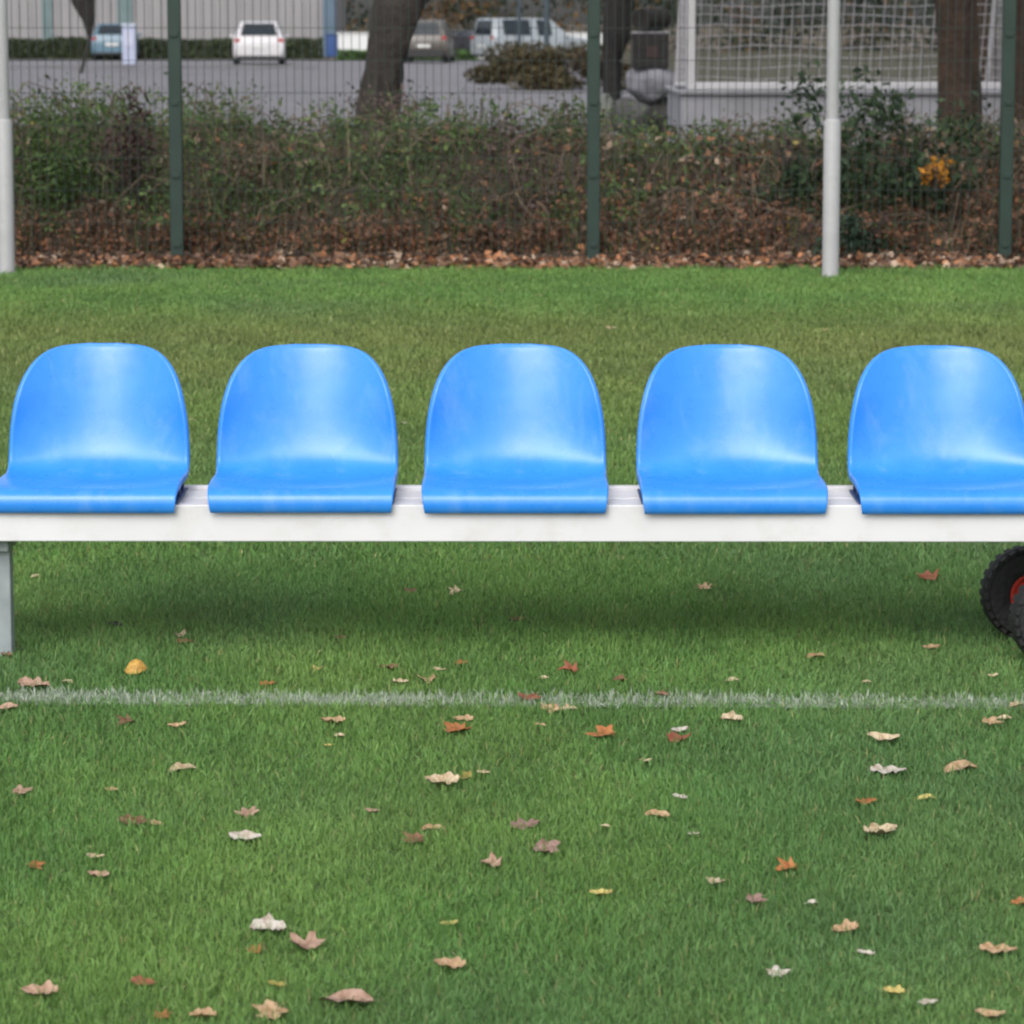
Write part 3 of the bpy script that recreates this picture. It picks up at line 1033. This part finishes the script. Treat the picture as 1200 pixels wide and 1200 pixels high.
# ------------------------------------------------------------------ shrubs and trees
m_bark = mat('grey_bark', (0.03, 0.025, 0.021), 0.9, 0.35, 7, 1.0, 22)
m_bark2 = mat('brown_bark', (0.03, 0.017, 0.010), 0.9, 0.4, 7, 1.0, 22)
m_bark_far = mat('dark_grey_bark', (0.022, 0.019, 0.017), 0.9, 0.35, 3, 1.0, 10)
m_foliage = attr_mat('foliage', 0.6, 0.2, 0.3)


def cloud_pts(n, c, r, lob=6, seed=0):
    rr = np.random.default_rng(seed)
    cen = rr.normal(size=(lob, 3)) * np.array(r) * 0.5
    rad = 0.35 + 0.3 * rr.random(lob)
    i = rr.integers(0, lob, n)
    d = rr.normal(size=(n, 3))
    d /= np.linalg.norm(d, axis=1)[:, None]
    q = cen[i] + d * (rr.random((n, 1)) ** 0.5) * rad[i][:, None] * np.array(r)
    return q + np.array(c)


def shrub(name, label, base, r, n, size, c0, c1, seed, stems=7, mt=None, odd=None):
    t = thing(name, label, 'shrub', base)
    q = cloud_pts(n, (0, 0, r[2] * 0.95), r, 9, seed)
    q = q[q[:, 2] > 0.03]
    c = mixc(c0, c1, rng.random(len(q))) * (0.75 + 0.5 * rng.random((len(q), 1)))
    if odd:
        kk = rng.random(len(q)) < odd[1]
        c[kk] = odd[0]
    o = leaves('foliage', q, size * (0.6 + 0.8 * rng.random(len(q))), c, m_foliage, 0.1, 0.5)
    o.parent = t
    m_ = MB()
    for k in range(stems):
        a = random.uniform(0, 6.28)
        e = (math.cos(a) * r[0] * .7, math.sin(a) * r[1] * .7, r[2] * random.uniform(1.0, 1.7))
        m_.tube([(math.cos(a) * .03, math.sin(a) * .03, 0), (e[0] * .4, e[1] * .4, e[2] * .5), e], [.012, .008, .004], 6)
    m_.build('stem', m_bark, t)
    return t


def base_at(px, Y):
    p = at(px, 100, Y)
    return (p.x, p.y, 0)


shrub('shrub', 'dark green leafy shrub left of the right white pole behind the fence', base_at(950, 22.0), (.30, .3, .52), 1500, 0.06, (0.022, 0.045, 0.022), (0.05, 0.085, 0.035), 3)
shrub('shrub', 'dark green spreading shrub right of the right white pole behind the fence', base_at(1035, 22.2), (.42, .35, .50), 1500, 0.07, (0.025, 0.05, 0.025), (0.06, 0.095, 0.04), 4)
shrub('shrub', 'low dark evergreen shrub at the foot of the fence beside the right white pole', base_at(1010, 21.5), (.24, .2, .19), 700, 0.045, (0.018, 0.04, 0.026), (0.04, 0.075, 0.04), 5)
o_ = shrub('shrub', 'small bush with bright orange autumn leaves behind the fence', (base_at(1101, 21.62)[0], 21.62, 0.44), (.10, .08, .10), 240, 0.05, (0.10, 0.06, 0.03), (0.2, 0.11, 0.04), 6, odd=((0.62, 0.28, 0.03), .6))
shrub('shrub', 'bright green weedy bush at the left end behind the fence', base_at(75, 22.0), (.42, .3, .50), 1900, 0.045, (0.045, 0.085, 0.025), (0.09, 0.15, 0.04), 8)
shrub('shrub', 'dark purple leaved bramble clump left of the green fence post', base_at(155, 21.9), (.25, .25, .46), 900, 0.045, (0.05, 0.03, 0.03), (0.09, 0.055, 0.045), 9)


def tree(name, label, path, rad, mb, limbs, crown, cc0, cc1, seed, Y):
    t = thing(name, label, 'tree', (path[0][0], path[0][1], 0), 0)
    off = Vector((path[0][0], path[0][1], 0))
    # densify and roughen the trunk
    pts, rr = [], []
    for (a, ra), (b_, rb) in zip(zip(path, rad), zip(path[1:], rad[1:])):
        for k in range(6):
            f_ = k / 6
            pts.append(Vector(a).lerp(Vector(b_), f_) - off)
            rr.append((ra * (1 - f_) + rb * f_))
    pts.append(Vector(path[-1]) - off)
    rr.append(rad[-1])
    m_ = MB()
    m_.tube(pts, rr, 18)
    for v in m_.bm.verts:
        a = math.atan2(v.co.y, v.co.x)
        v.co += Vector((math.cos(a), math.sin(a), 0)) * rad[0] * (0.10 * math.sin(5 * a + v.co.z * 2.2) + 0.05 * math.sin(11 * a - v.co.z * 5) + random.uniform(-.03, .03))
    m_.build('trunk', mb, t)
    for (s_, e_, r0) in limbs:
        s_, e_ = Vector(s_) - off, Vector(e_) - off
        md_ = s_.lerp(e_, .5) + Vector((0, 0, .12))
        MB().tube([s_, md_, e_, e_ + (e_ - md_) * .7], [r0, r0 * .75, r0 * .5, r0 * .15], 10).build('limb', mb, t)
    if crown:
        c_, r_, n_ = crown
        q = cloud_pts(n_, Vector(c_) - off, r_, 12, seed)
        c = mixc(cc0, cc1, rng.random(n_)) * (0.75 + 0.5 * rng.random((n_, 1)))
        o = leaves('crown', q, 0.10 + 0.08 * rng.random(n_), c, m_foliage, 0.1, 0.7)
        o.parent = t
    return t


def P3(px, py, Y, dy=0):
    v = at(px, py, Y)
    return (v.x, v.y + dy, v.z)


Yt = 25.2
b0 = P3(436, 130, Yt)
path = [(b0[0] - .03, Yt, 0), (b0[0], Yt, b0[2] * .8), P3(450, 70, Yt), P3(468, 8, Yt), P3(488, -90, Yt), P3(498, -260, Yt), P3(505, -560, Yt)]
tree('leaning_tree', 'leaning grey brown tree trunk behind the fence right of the white hatchback', path, [.19, .145, .14, .175, .13, .10, .06], m_bark,
     [(P3(478, 12, Yt), P3(545, -40, Yt), .09), (P3(485, -120, Yt), P3(400, -330, Yt), .06), (P3(495, -220, Yt), P3(600, -430, Yt), .05)], (P3(500, -620, Yt), (1.8, 1.6, 1.2), 1500), (0.14, 0.09, 0.02), (0.22, 0.13, 0.03), 21, Yt)
Yt = 26.0
b0 = P3(1124, 150, Yt)
path = [(b0[0], Yt, 0), (b0[0], Yt, b0[2]), P3(1122, 60, Yt), P3(1120, -40, Yt), P3(1126, -300, Yt), P3(1120, -600, Yt)]
tree('stout_tree', 'stout brown tree trunk behind the fence left of the rightmost green post', path, [.20, .155, .145, .14, .11, .06], m_bark2,
     [(P3(1124, -150, Yt), P3(1230, -330, Yt), .06), (P3(1122, -220, Yt), P3(1010, -420, Yt), .06)], (P3(1120, -660, Yt), (1.8, 1.6, 1.3), 1500), (0.12, 0.07, 0.02), (0.2, 0.1, 0.03), 22, Yt)
Yt = 29.0
b0 = P3(1206, 150, Yt)
path = [(b0[0], Yt, 0), (b0[0], Yt, b0[2]), P3(1208, 20, Yt), P3(1200, -200, Yt), P3(1205, -520, Yt)]
tree('edge_tree', 'reddish brown tree trunk cut by the right edge of the photo', path, [.24, .19, .16, .13, .06], m_bark2,
     [(P3(1203, -100, Yt), P3(1280, -260, Yt), .06)], (P3(1200, -560, Yt), (1.7, 1.6, 1.2), 1200), (0.12, 0.07, 0.02), (0.2, 0.1, 0.03), 23, Yt)
Yt = 42.0
b0 = P3(1160, 120, Yt)
path = [(b0[0], Yt, 0), P3(1162, 80, Yt), P3(1152, 10, Yt), P3(1148, -150, Yt), P3(1150, -320, Yt)]
tree('slim_tree', 'slim brown tree trunk farther back between the stout trunk and the green post', path, [.15, .12, .10, .09, .05], m_bark2,
     [(P3(1149, -60, Yt), P3(1190, -200, Yt), .05)], (P3(1150, -360, Yt), (1.6, 1.6, 1.2), 900), (0.12, 0.08, 0.02), (0.2, 0.12, 0.03), 24, Yt)
Yt = 100.0
path = [(gnd(104, 85).x, Yt, 0), P3(105, 45, Yt), P3(104, 22, Yt), P3(98, 0, Yt), P3(90, -60, Yt), P3(88, -140, Yt)]
tree('young_tree', 'thin young tree before the building left of the small blue car', path, [.05, .05, .2, .36, .3, .1], m_bark_far,
     [(P3(96, -20, Yt), P3(130, -70, Yt), .1)], (P3(92, -130, Yt), (1.9, 1.9, 1.6), 900), (0.06, 0.07, 0.02), (0.12, 0.1, 0.03), 25, Yt)
Yt = 47.0
path = [(at(722, 100, Yt).x - .05, Yt, 0), P3(716, 70, Yt), P3(722, 40, Yt), P3(724, 5, Yt), P3(720, -120, Yt), P3(722, -320, Yt)]
tree('dark_tree', 'dark crooked tree trunk right of the middle green fence post', path, [.13, .12, .19, .17, .13, .06], mat('dark_bark', (0.009, 0.008, 0.008), 0.9, 0.4, 6, 1.0, 20),
     [(P3(724, -10, Yt), P3(765, -60, Yt), .07)], (P3(722, -360, Yt), (1.6, 1.6, 1.2), 900), (0.1, 0.08, 0.02), (0.18, 0.12, 0.03), 26, Yt)

# ------------------------------------------------------------------ goal on a low concrete plinth
m_conc = mat('pale_concrete', (0.26, 0.26, 0.285), 0.9, 0.15, 3, 0.3, 30, dirt=(0.17, 0.17, 0.17), dscale=2.5, damt=0.6)
m_goal = mat('white_goal_paint', (0.45, 0.445, 0.455), 0.4, 0.06, 6)
m_net = mat('net_cord', (0.36, 0.35, 0.36), 0.8, 0.1, 20)
GY = 32.0
gl = at(809, 103, GY)
gr = at(1189, 103, GY)
zp = gl.z - 0.02
wl = at(798, 120, GY - .25)
plinth = MB()
plinth.box((wl.x + 2.6, GY + 1.1, (zp - 0.045) / 2), (5.2, 2.7, zp - 0.045))
plinth.box((wl.x + 2.59, GY + 1.1, zp - 0.0205), (5.25, 2.78, 0.04))
po = plinth.build('concrete_plinth', m_conc, bevel=0.012)
tag(po, 'low pale grey concrete plinth under the white goal', 'plinth')
goal = thing('football_goal', 'small white football goal with a pale net on the grey plinth', 'goal', (gl.x, GY, zp), R(5))
GW, GH, GD = gr.x - gl.x, 2.0, 0.95
MB().box((0, 0, GH / 2), (0.08, 0.08, GH)).build('upright', m_goal, goal, bevel=0.012)
MB().box((GW, 0, GH / 2), (0.08, 0.08, GH)).build('upright', m_goal, goal, bevel=0.012)
MB().box((GW / 2, 0, GH - 0.04), (GW - 0.084, 0.078, 0.078)).build('crossbar', m_goal, goal, bevel=0.012)
gb = MB()
gb.tube([(0.0, 0.04, 0.045), (0.0, GD, 0.03)], 0.026, 10)
gb.tube([(GW, 0.04, 0.045), (GW, GD, 0.03)], 0.026, 10)
gb.tube([(0, GD, 0.03), (GW, GD, 0.03)], 0.03, 10)
gb.tube([(0, GD, 0.03), (0, 0.3, GH - .06), (0, .04, GH - .05)], 0.022, 10)
gb.tube([(GW, GD, 0.03), (GW, 0.3, GH - .06), (GW, .04, GH - .05)], 0.022, 10)
gb.build('rear_frame', m_goal, goal)
MB().box((GW / 2, -0.02, 0.035), (GW - 0.084, 0.06, 0.065)).build('ground_bar', m_goal, goal, bevel=0.012)
nb = MB()
cs = 0.098


def yb(z):
    return GD - (GD - 0.3) * (z - 0.03) / (GH - 0.09)


k = 0
while k * cs < GW:
    x = k * cs
    sag = 0.02 * math.sin(x * 2)
    nb.tube([(x, GD - .01, .04), (x + .01, yb(1.0) + .06, 1.0 + sag), (x, .3, GH - .06), (x, .05, GH - .05)], 0.0052, 4)
    k += 1
k = 1
while k * cs < GH - .1:
    z = k * cs
    pts = [(GW * q / 8, yb(z) + .05 * math.sin(math.pi * z / GH) + 0.02, z + .018 * math.sin(q * 1.7 + k)) for q in range(9)]
    nb.tube(pts, 0.0052, 4)
    for xx in (0, GW):
        nb.tube([(xx, .03, z), (xx, yb(z), z)], 0.0052, 4)
    k += 1
k = 1
while k * cs < GD:
    y = k * cs
    zt2 = GH - .06 if y < .3 else 0.03 + (GD - y) / (GD - .3) * (GH - .09)
    for xx in (0, GW):
        nb.tube([(xx, y, .05), (xx, y, zt2)], 0.0052, 4)
    k += 1
nb.build('net', m_net, goal, smooth=False)

# ------------------------------------------------------------------ heap of stones and an old crate
def boulder(name, label, px0, px1, py0, py1, Y, col, seed, cat='stone'):
    a = at(px0, py1, Y)
    c = at(px1, py0, Y)
    w, h = c.x - a.x, c.z - a.z
    b = MB()
    bmesh.ops.create_icosphere(b.bm, subdivisions=4, radius=1.0)
    rd = np.random.default_rng(seed)
    planes = rd.normal(size=(14, 3))
    planes /= np.linalg.norm(planes, axis=1)[:, None]
    for v in b.bm.verts:
        p_ = np.array(v.co)
        for q in planes:
            d_ = p_ @ q
            if d_ > 0.78:
                p_ = p_ - q * (d_ - 0.78) * 0.85
        v.co = Vector(p_ * 1.14) + Vector(rd.normal(size=3) * 0.008)
        v.co.x *= w / 2
        v.co.y *= w / 2.4
        v.co.z *= h / 2
    o = b.build(name, mat(name + '_rock', col, 0.9, 0.3, 5, 0.6, 20))
    o.location = ((a.x + c.x) / 2, Y, (a.z + c.z) / 2)
    tag(o, label, cat)
    return o


SY = 45.0
zg = at(700, 152, SY)
boulder('boulder', 'dark grey boulder at the left foot of the stone heap behind the fence', 714, 766, 116, 158, SY, (0.06, 0.06, 0.06), 1)
boulder('boulder', 'nearly black boulder at the right foot of the stone heap by the plinth', 752, 800, 113, 158, SY + .1, (0.028, 0.027, 0.026), 2)
boulder('boulder', 'big pale grey boulder lying on top of the two dark ones', 731, 792, 78, 119, SY + .05, (0.15, 0.15, 0.17), 5)
boulder('boulder', 'light stone beside the middle green fence post', 696, 720, 112, 158, SY + .2, (0.15, 0.16, 0.145), 7)
a, c_ = at(741, 79, SY + .05), at(783, 39, SY + .05)
cw, chh = c_.x - a.x, c_.z - a.z
crate = thing('crate', 'dark wooden crate with a red patch standing on the pale boulder', 'crate', ((a.x + c_.x) / 2, SY + .05, a.z))
m_dkwood = mat('dark_wood', (0.006, 0.005, 0.005), 0.8, 0.4, 10, 0.5, 30)
q = MB()
for i in range(4):
    q.box((0, -.2, chh * (i + .5) / 4), (cw, .02, chh / 4 - .003))
    q.box((0, .2, chh * (i + .5) / 4), (cw, .02, chh / 4 - .003))
    q.box((-cw / 2 + .012, 0, chh * (i + .5) / 4), (.02, .376, chh / 4 - .003))
    q.box((cw / 2 - .012, 0, chh * (i + .5) / 4), (.02, .376, chh / 4 - .003))
q.box((0, 0, .03), (cw - .06, .37, .02))
q.build('slat_box', m_dkwood, crate, bevel=0.003)
MB().box((.02, -.215, chh * .45), (cw * .3, .006, chh * .35)).build('red_patch', mat('red_print', (0.02, 0.006, 0.006), 0.7, 0.3, 20), crate)
MB().box((0, 0, chh + .012), (cw + .03, .43, .022)).build('lid', mat('pale_lid', (0.22, 0.22, 0.24), .6, .2), crate, bevel=.004)
lg = MB()
a2, c2 = at(752, 36, SY + .05), at(777, 8, SY + .05)
lg.tube([(a2.x - .02, SY - .15, (a2.z + c2.z) / 2 - .02), ((a2.x + c2.x) / 2, SY + .05, (a2.z + c2.z) / 2 - .02), (c2.x, SY + .25, (a2.z + c2.z) / 2)], [.15, .16, .14], 14)
tag(lg.build('log', mat('log_bark', (0.007, 0.006, 0.005), .9, .4, 8, 1, 25)), 'short dark log lying on the crate', 'log')

# ------------------------------------------------------------------ far side of the car park
m_clad = mat('pale_cladding', (0.27, 0.265, 0.275), 0.7, 0.06, 0.5)
m_teal = mat('teal_grey_panel', (0.13, 0.19, 0.20), 0.6, 0.1, 1)
m_bluecol = mat('blue_grey_column', (0.09, 0.14, 0.20), 0.6, 0.1, 1)
m_roof = mat('roof_sheet', (0.22, 0.22, 0.23), 0.7, 0.1, 1)
BYD = 146.0
bx0, bx1 = at(-420, 40, BYD).x, at(384, 40, BYD).x
bld = thing('industrial_building', 'long pale building clad in vertical panels behind the car park', 'building', ((bx0 + bx1) / 2, BYD, 0))
bw = bx1 - bx0
q = MB()
q.box((0, 8, 2.6), (bw, 16, 5.2))
k = 0
while -bw / 2 + k * 0.55 < bw / 2:
    q.box((-bw / 2 + k * 0.55, -0.0275, 2.7), (0.09, 0.05, 4.9))
    k += 1
q.build('wall', m_clad, bld, smooth=False)
MB().box((0, 8, 5.325), (bw + .6, 16.6, .24)).build('roof', m_roof, bld, smooth=False)
for (xa, xb, m_) in ((50, 62, m_teal), (138, 156, m_teal)):
    A, B = at(xa, 40, BYD).x, at(xb, 40, BYD).x
    d = MB()
    d.box(((A + B) / 2 - (bx0 + bx1) / 2, -.08, 1.6), (B - A, .05, 3.2))
    dd = d.build('door', m_, bld, smooth=False)
    MB().box(((A + B) / 2 - (bx0 + bx1) / 2 + .2, -.12, 1.1), (.05, .03, .18)).build('handle', m_galv, dd)
A, B = at(379, 40, BYD).x, at(394, 40, BYD).x
MB().box(((A + B) / 2 - (bx0 + bx1) / 2, -.12, 2.6), (B - A, .5, 5.19)).build('corner_column', m_bluecol, bld, smooth=False)

# blue bin at the corner
A = at(389, 63, 139.5)
bn = thing('wheelie_bin', 'blue bin standing at the right corner of the pale building', 'bin', (A.x, 139.5, 0))
MB().slab([(-.24, -.25, .08), (.24, -.25, .08), (.24, .25, .08), (-.24, .25, .08)], (0, 0, .85)).build('body', mat('blue_bin', (0.03, 0.08, 0.25), .5), bn, bevel=.03)
MB().box((0, 0, .965), (.56, .58, .06)).build('lid', mat('blue_bin_lid', (0.03, 0.07, 0.2), .5), bn, bevel=.02)
for sx in (-.2, .2):
    MB().lathe([(0, -.03), (.1, -.03), (.1, .03), (0, .03)], (sx, .22, .1), 'X', 16).build('wheel', m_rubber, bn)

# clipped hedge in front of the building
def hedge(label, px0, px1, Y, h, n, c0, c1):
    A, B = at(px0, 60, Y).x, at(px1, 60, Y).x
    t = thing('hedge', label, 'hedge', ((A + B) / 2, Y, 0))
    w = B - A
    core = MB()
    core.box((0, 0, h * .45), (w - .3, .6, h * .85))
    core.build('stem', mat('hedge_twigs', (0.03, 0.035, 0.02), .9, .4, 3), t, smooth=False)
    x = (rng.random(n) - .5) * w
    y = (rng.random(n) - .5) * 1.0
    z = rng.random(n) * h * (0.88 + .2 * fbm(x * .7, x * 0))
    c = mixc(c0, c1, rng.random(n) * .6 + .5 * fbm(x * .3, z)) * (0.7 + .6 * rng.random((n, 1)))
    o = leaves('foliage', np.stack([x, y, z], 1), .11 + .08 * rng.random(n), c, m_foliage, .1, .7)
    o.parent = t


hedge('long dark green clipped hedge along the foot of the pale building', -300, 378, 137.5, .86, 15000, (0.025, 0.045, 0.022), (0.06, 0.085, 0.03))
hedge('bright green low hedge before the white wall', 396, 560, 134.0, .38, 2600, (0.05, 0.12, 0.03), (0.09, 0.17, 0.04))

A, B = at(396, 50, 139).x, at(722, 50, 139).x
q = MB()
q.box(((A + B) / 2, 139, .5), (B - A, .2, 1.0))
q.box(((A + B) / 2, 139, 1.026), (B - A + .1, .28, .05))
tag(q.build('boundary_wall', mat('white_render', (0.66, 0.68, 0.68), .8, .06, .5), bevel=.01), 'low white rendered wall beyond the parked cars', 'wall')

# kerb at the near edge of the parking bays
A, B = gnd(-300, 80.5), gnd(372, 80.5)
q = MB()
q.box(((A.x + B.x) / 2, A.y, .05), (B.x - A.x, .16, .11))
tag(q.build('kerb', mat('kerb_stone', (0.16, 0.16, 0.17), .9, .2, 1), bevel=.01), kind='structure')

# pale lilac pillar box
A = gnd(152, 76)
pil = thing('pillar', 'narrow pale lilac pillar right of the small blue car', 'pillar', A)
MB().box((0, 0, .68), (.46, .4, 1.34)).build('body', mat('lilac_paint', (0.38, 0.41, 0.55), .5, .06, 2), pil, bevel=.03)
MB().box((0, 0, 1.385), (.52, .46, .06)).build('cap', mat('pale_cap', (0.55, 0.6, 0.7), .5), pil, bevel=.02)
MB().box((0, -.212, .9), (.3, .015, .5)).build('panel', mat('lilac_panel', (0.44, 0.46, 0.58), .4), pil)

# two dark poles
for px, lb_ in ((608.5, 'thin dark post before the silver estate car, left one'), (640.5, 'thicker dark post before the silver estate car, right one')):
    A = base_at(px, 92.0)
    t = thing('post', lb_, 'post', A, 0, 'dark posts before the silver car')
    r_ = .05 if px < 620 else .075
    MB().tube([(0, 0, 0), (0, 0, 4.5)], r_, 14).build('shaft', mat('dark_post', (0.04, 0.06, 0.075), .5), t)
    MB().tube([(0, 0, 0), (0, 0, .25)], r_ * 1.5, 14).build('base_collar', m_clip, t)

shrub('shrub', 'wide brown and olive shrub in the car park before the silver car', base_at(648, 76.0), (1.5, .8, .50), 6500, .13, (0.06, 0.05, 0.03), (0.11, 0.09, 0.04), 31)
shrub('shrub', 'brown low shrub in the car park beside the dark crooked trunk', base_at(712, 75.0), (.9, .6, .45), 2400, .12, (0.055, 0.042, 0.03), (0.10, 0.075, 0.04), 32)
shrub('shrub', 'bare dark twiggy bush at the car park edge right of the beige car', base_at(535, 27.0), (.14, .14, .40), 130, .04, (0.04, 0.035, 0.035), (0.08, 0.06, 0.05), 33, stems=14)


# ------------------------------------------------------------------ cars
m_glass = glass_mat()
m_tail = mat('tail_lamp', (0.35, 0.02, 0.02), .2)
m_plate = mat('number_plate', (0.6, 0.6, 0.58), .5)
m_trim = mat('dark_trim', (0.02, 0.02, 0.022), .6)
m_rim = mat('alloy_rim', (0.4, 0.4, 0.42), .35, metal=.6)


def car(name, label, loc, rz, col, W, L, Hc, style, bumper=None, mname='car_paint'):
    t = thing(name, label, 'car', loc, rz)
    m_ = mat(mname, col, .35, .03, 2, coat=.25)
    hw = W / 2
    if style == 'hatch':
        st = [(-.5, .36, .90 * hw, .70, .95 * hw, .74, .86 * hw), (-.475, .24, .96 * hw, .92, 1.0 * hw, .97, .84 * hw), (-.37, .20, .98 * hw, .95, 1.0 * hw, Hc - .05, .70 * hw), (-.30, .20, hw * .98, .95, hw, Hc - .01, .73 * hw), (-.05, .20, hw * .98, .93, hw, Hc, .74 * hw),
              (.10, .20, hw * .98, .92, hw, Hc - .06, .72 * hw), (.28, .22, hw * .98, .90, hw, .96, .80 * hw), (.44, .24, hw * .96, .76, hw * .97, .84, .78 * hw), (.5, .32, .84 * hw, .55, .86 * hw, .60, .7 * hw)]
    else:
        st = [(-.5, .36, .92 * hw, .72, .97 * hw, .78, .90 * hw), (-.485, .24, .97 * hw, .92, 1.0 * hw, .97, .86 * hw), (-.462, .20, .98 * hw, .95, 1.0 * hw, Hc - .04, .74 * hw), (-.42, .20, hw * .98, .95, hw, Hc - .005, .77 * hw), (-.08, .20, hw * .98, .93, hw, Hc, .77 * hw),
              (.06, .20, hw * .98, .92, hw, Hc - .05, .75 * hw), (.22, .22, hw * .98, .90, hw, .97, .82 * hw), (.43, .24, hw * .96, .78, hw * .97, .86, .80 * hw), (.5, .32, .86 * hw, .58, .88 * hw, .64, .74 * hw)]
    bm = bmesh.new()
    rows = []
    S = []
    for (y, zb_, ws, zl, wl_, zt_, wt) in st:
        y *= L
        sec = [(-ws, zb_), (-wl_, zb_ + .16), (-wl_, zl), (-wt, zt_), (wt, zt_), (wl_, zl), (wl_, zb_ + .16), (ws, zb_)]
        S.append((y, sec))
        rows.append([bm.verts.new((x, y, z)) for x, z in sec])
    for a, b_ in zip(rows, rows[1:]):
        for k in range(8):
            bm.faces.new((a[k], a[(k + 1) % 8], b_[(k + 1) % 8], b_[k]))
    bm.faces.new(rows[0])
    bm.faces.new(list(reversed(rows[-1])))
    mb = MB()
    mb.bm.free()
    mb.bm = bm
    mb.build('body', m_, t, bevel=.035, segs=3)

    def pt(i, k):
        y, sec = S[i]
        return Vector((sec[k][0], y, sec[k][1]))

    def pane(nm, c4, inset, m2):
        ce = sum(c4, Vector()) / 4
        n_ = (c4[1] - c4[0]).cross(c4[3] - c4[0]).normalized()
        if n_.dot(ce - Vector((0, 0, .8))) < 0:
            n_ = -n_
        ps = [ce + (p_ - ce) * inset + n_ * .012 for p_ in c4]
        return MB().slab(ps, n_ * .008).build(nm, m2, t, smooth=False)

    pane('rear_window', [pt(1, 3), pt(1, 4), pt(2, 4), pt(2, 3)], .84, m_glass)
    pane('windscreen', [pt(6, 3), pt(6, 4), pt(5, 4), pt(5, 3)], .88, m_glass)
    for ka, kb in ((2, 3), (5, 4)):
        pane('side_window', [pt(3, ka), pt(4, ka).lerp(pt(3, ka), .12), pt(4, kb).lerp(pt(3, kb), .12), pt(3, kb)], .82, m_glass)
        pane('side_window', [pt(4, ka).lerp(pt(3, ka), .05), pt(5, ka), pt(5, kb), pt(4, kb).lerp(pt(3, kb), .05)], .82, m_glass)
    for sx in (-1, 1):
        MB().box((sx * hw * .84, -.487 * L, .80), (hw * .22, .06, .22 if style == 'hatch' else .34)).build('tail_light', m_tail, t, bevel=.02)
        MB().box((sx * hw * .72, .485 * L, .66), (hw * .36, .1, .14)).build('headlight', m_rim, t, bevel=.02)
        mir = MB().box((sx * (hw + .08), .17 * L, .98), (.16, .09, .12)).build('mirror', m_, t, bevel=.03)
    MB().box((0, -.502 * L, .40), (W * .86, .05, .20)).build('bumper', bumper or m_, t, bevel=.02)
    MB().box((0, -.5 * L - .012, .27), (W * .8, .08, .09)).build('bumper_trim', m_trim, t, bevel=.01)
    MB().box((0, -.503 * L, .62), (.5, .03, .11)).build('number_plate', m_plate, t)
    for sx in (-1, 1):
        for y in (-.31 * L, .31 * L):
            w_ = MB()
            w_.lathe([(.19, -.1), (.29, -.11), (.31, -.07), (.31, .07), (.29, .11), (.19, .1), (.19, -.1)], (0, 0, 0), 'X', 28)
            wo = w_.build('wheel', m_rubber, t)
            wo.location = (sx * (hw - .10), y, .31)
            MB().lathe([(0, sx * .085), (.19, sx * .095), (.19, -sx * .09), (0, -sx * .09)], (0, 0, 0), 'X', 20).build('rim', m_rim, wo)
    return t


p = gnd(299, 76)
car('hatchback_car', 'white hatchback parked with its rear to the fence before the pale building', (p.x, p.y + 2.0, 0), R(4), (0.52, 0.51, 0.525), 1.80, 4.1, 1.50, 'hatch', mname='white_car_paint')
p = gnd(129, 71)
car('compact_car', 'small light blue car partly behind the lilac pillar', (p.x, p.y + 2.0, 0), R(2), (0.09, 0.17, 0.23), 1.62, 3.7, 1.42, 'hatch', mname='blue_car_paint')
p = gnd(500, 74)
car('estate_car', 'beige estate car parked right of the leaning trunk', (p.x, p.y + 2.1, 0), R(-3), (0.075, 0.064, 0.056), 1.74, 4.4, 1.55, 'estate', mname='beige_car_paint', bumper=m_trim)
p = gnd(628, 74)
car('silver_car', 'silver estate car seen from its left rear beyond the brown shrub', (p.x, p.y + 1.5, 0), R(-62), (0.30, 0.335, 0.36), 1.80, 4.5, 1.62, 'estate', mname='silver_car_paint')

p = gnd(549, 67)
car('dark_car', 'dark car far back between the beige car and the silver estate', (p.x, 136.2, 0), R(35), (0.03, 0.03, 0.04), 1.5, 2.9, 1.15, 'hatch', mname='dark_car_paint')
# ------------------------------------------------------------------ far wood
n = 60000
X = -16 + rng.random(n) * 75
Y = 172 + rng.random(n) * 8 - 0.0 * X
Z = rng.random(n) * (6.5 + 3 * fbm(X * .2, X * 0 + 3))
den = fbm(X * .5, Z * .5)
k = rng.random(n) < np.clip((den - .25) * 3, .1, 1)
X, Y, Z = X[k], Y[k], Z[k]
n = len(X)
au = np.clip(np.interp(X, [-16, -8, -4, 2, 6, 10, 22, 40], [.2, .4, .75, .6, .3, .0, .0, .2]) + (fbm(X * .35 + 5, Z * .3) - .5) * 1.4, 0, 1)
c = np.where((rng.random(n) < au)[:, None], mixc((0.13, 0.075, 0.03), (0.21, 0.125, 0.05), rng.random(n)), mixc((0.016, 0.03, 0.022), (0.05, 0.066, 0.034), rng.random(n)))
c *= .65 + .6 * rng.random((n, 1))
w = leaves('woodland', np.stack([X, Y, Z], 1), .16 + .2 * rng.random(n), c, m_foliage, .1, .8)
tag(w, 'band of autumn woodland beyond the car park', 'woodland', kind='stuff')
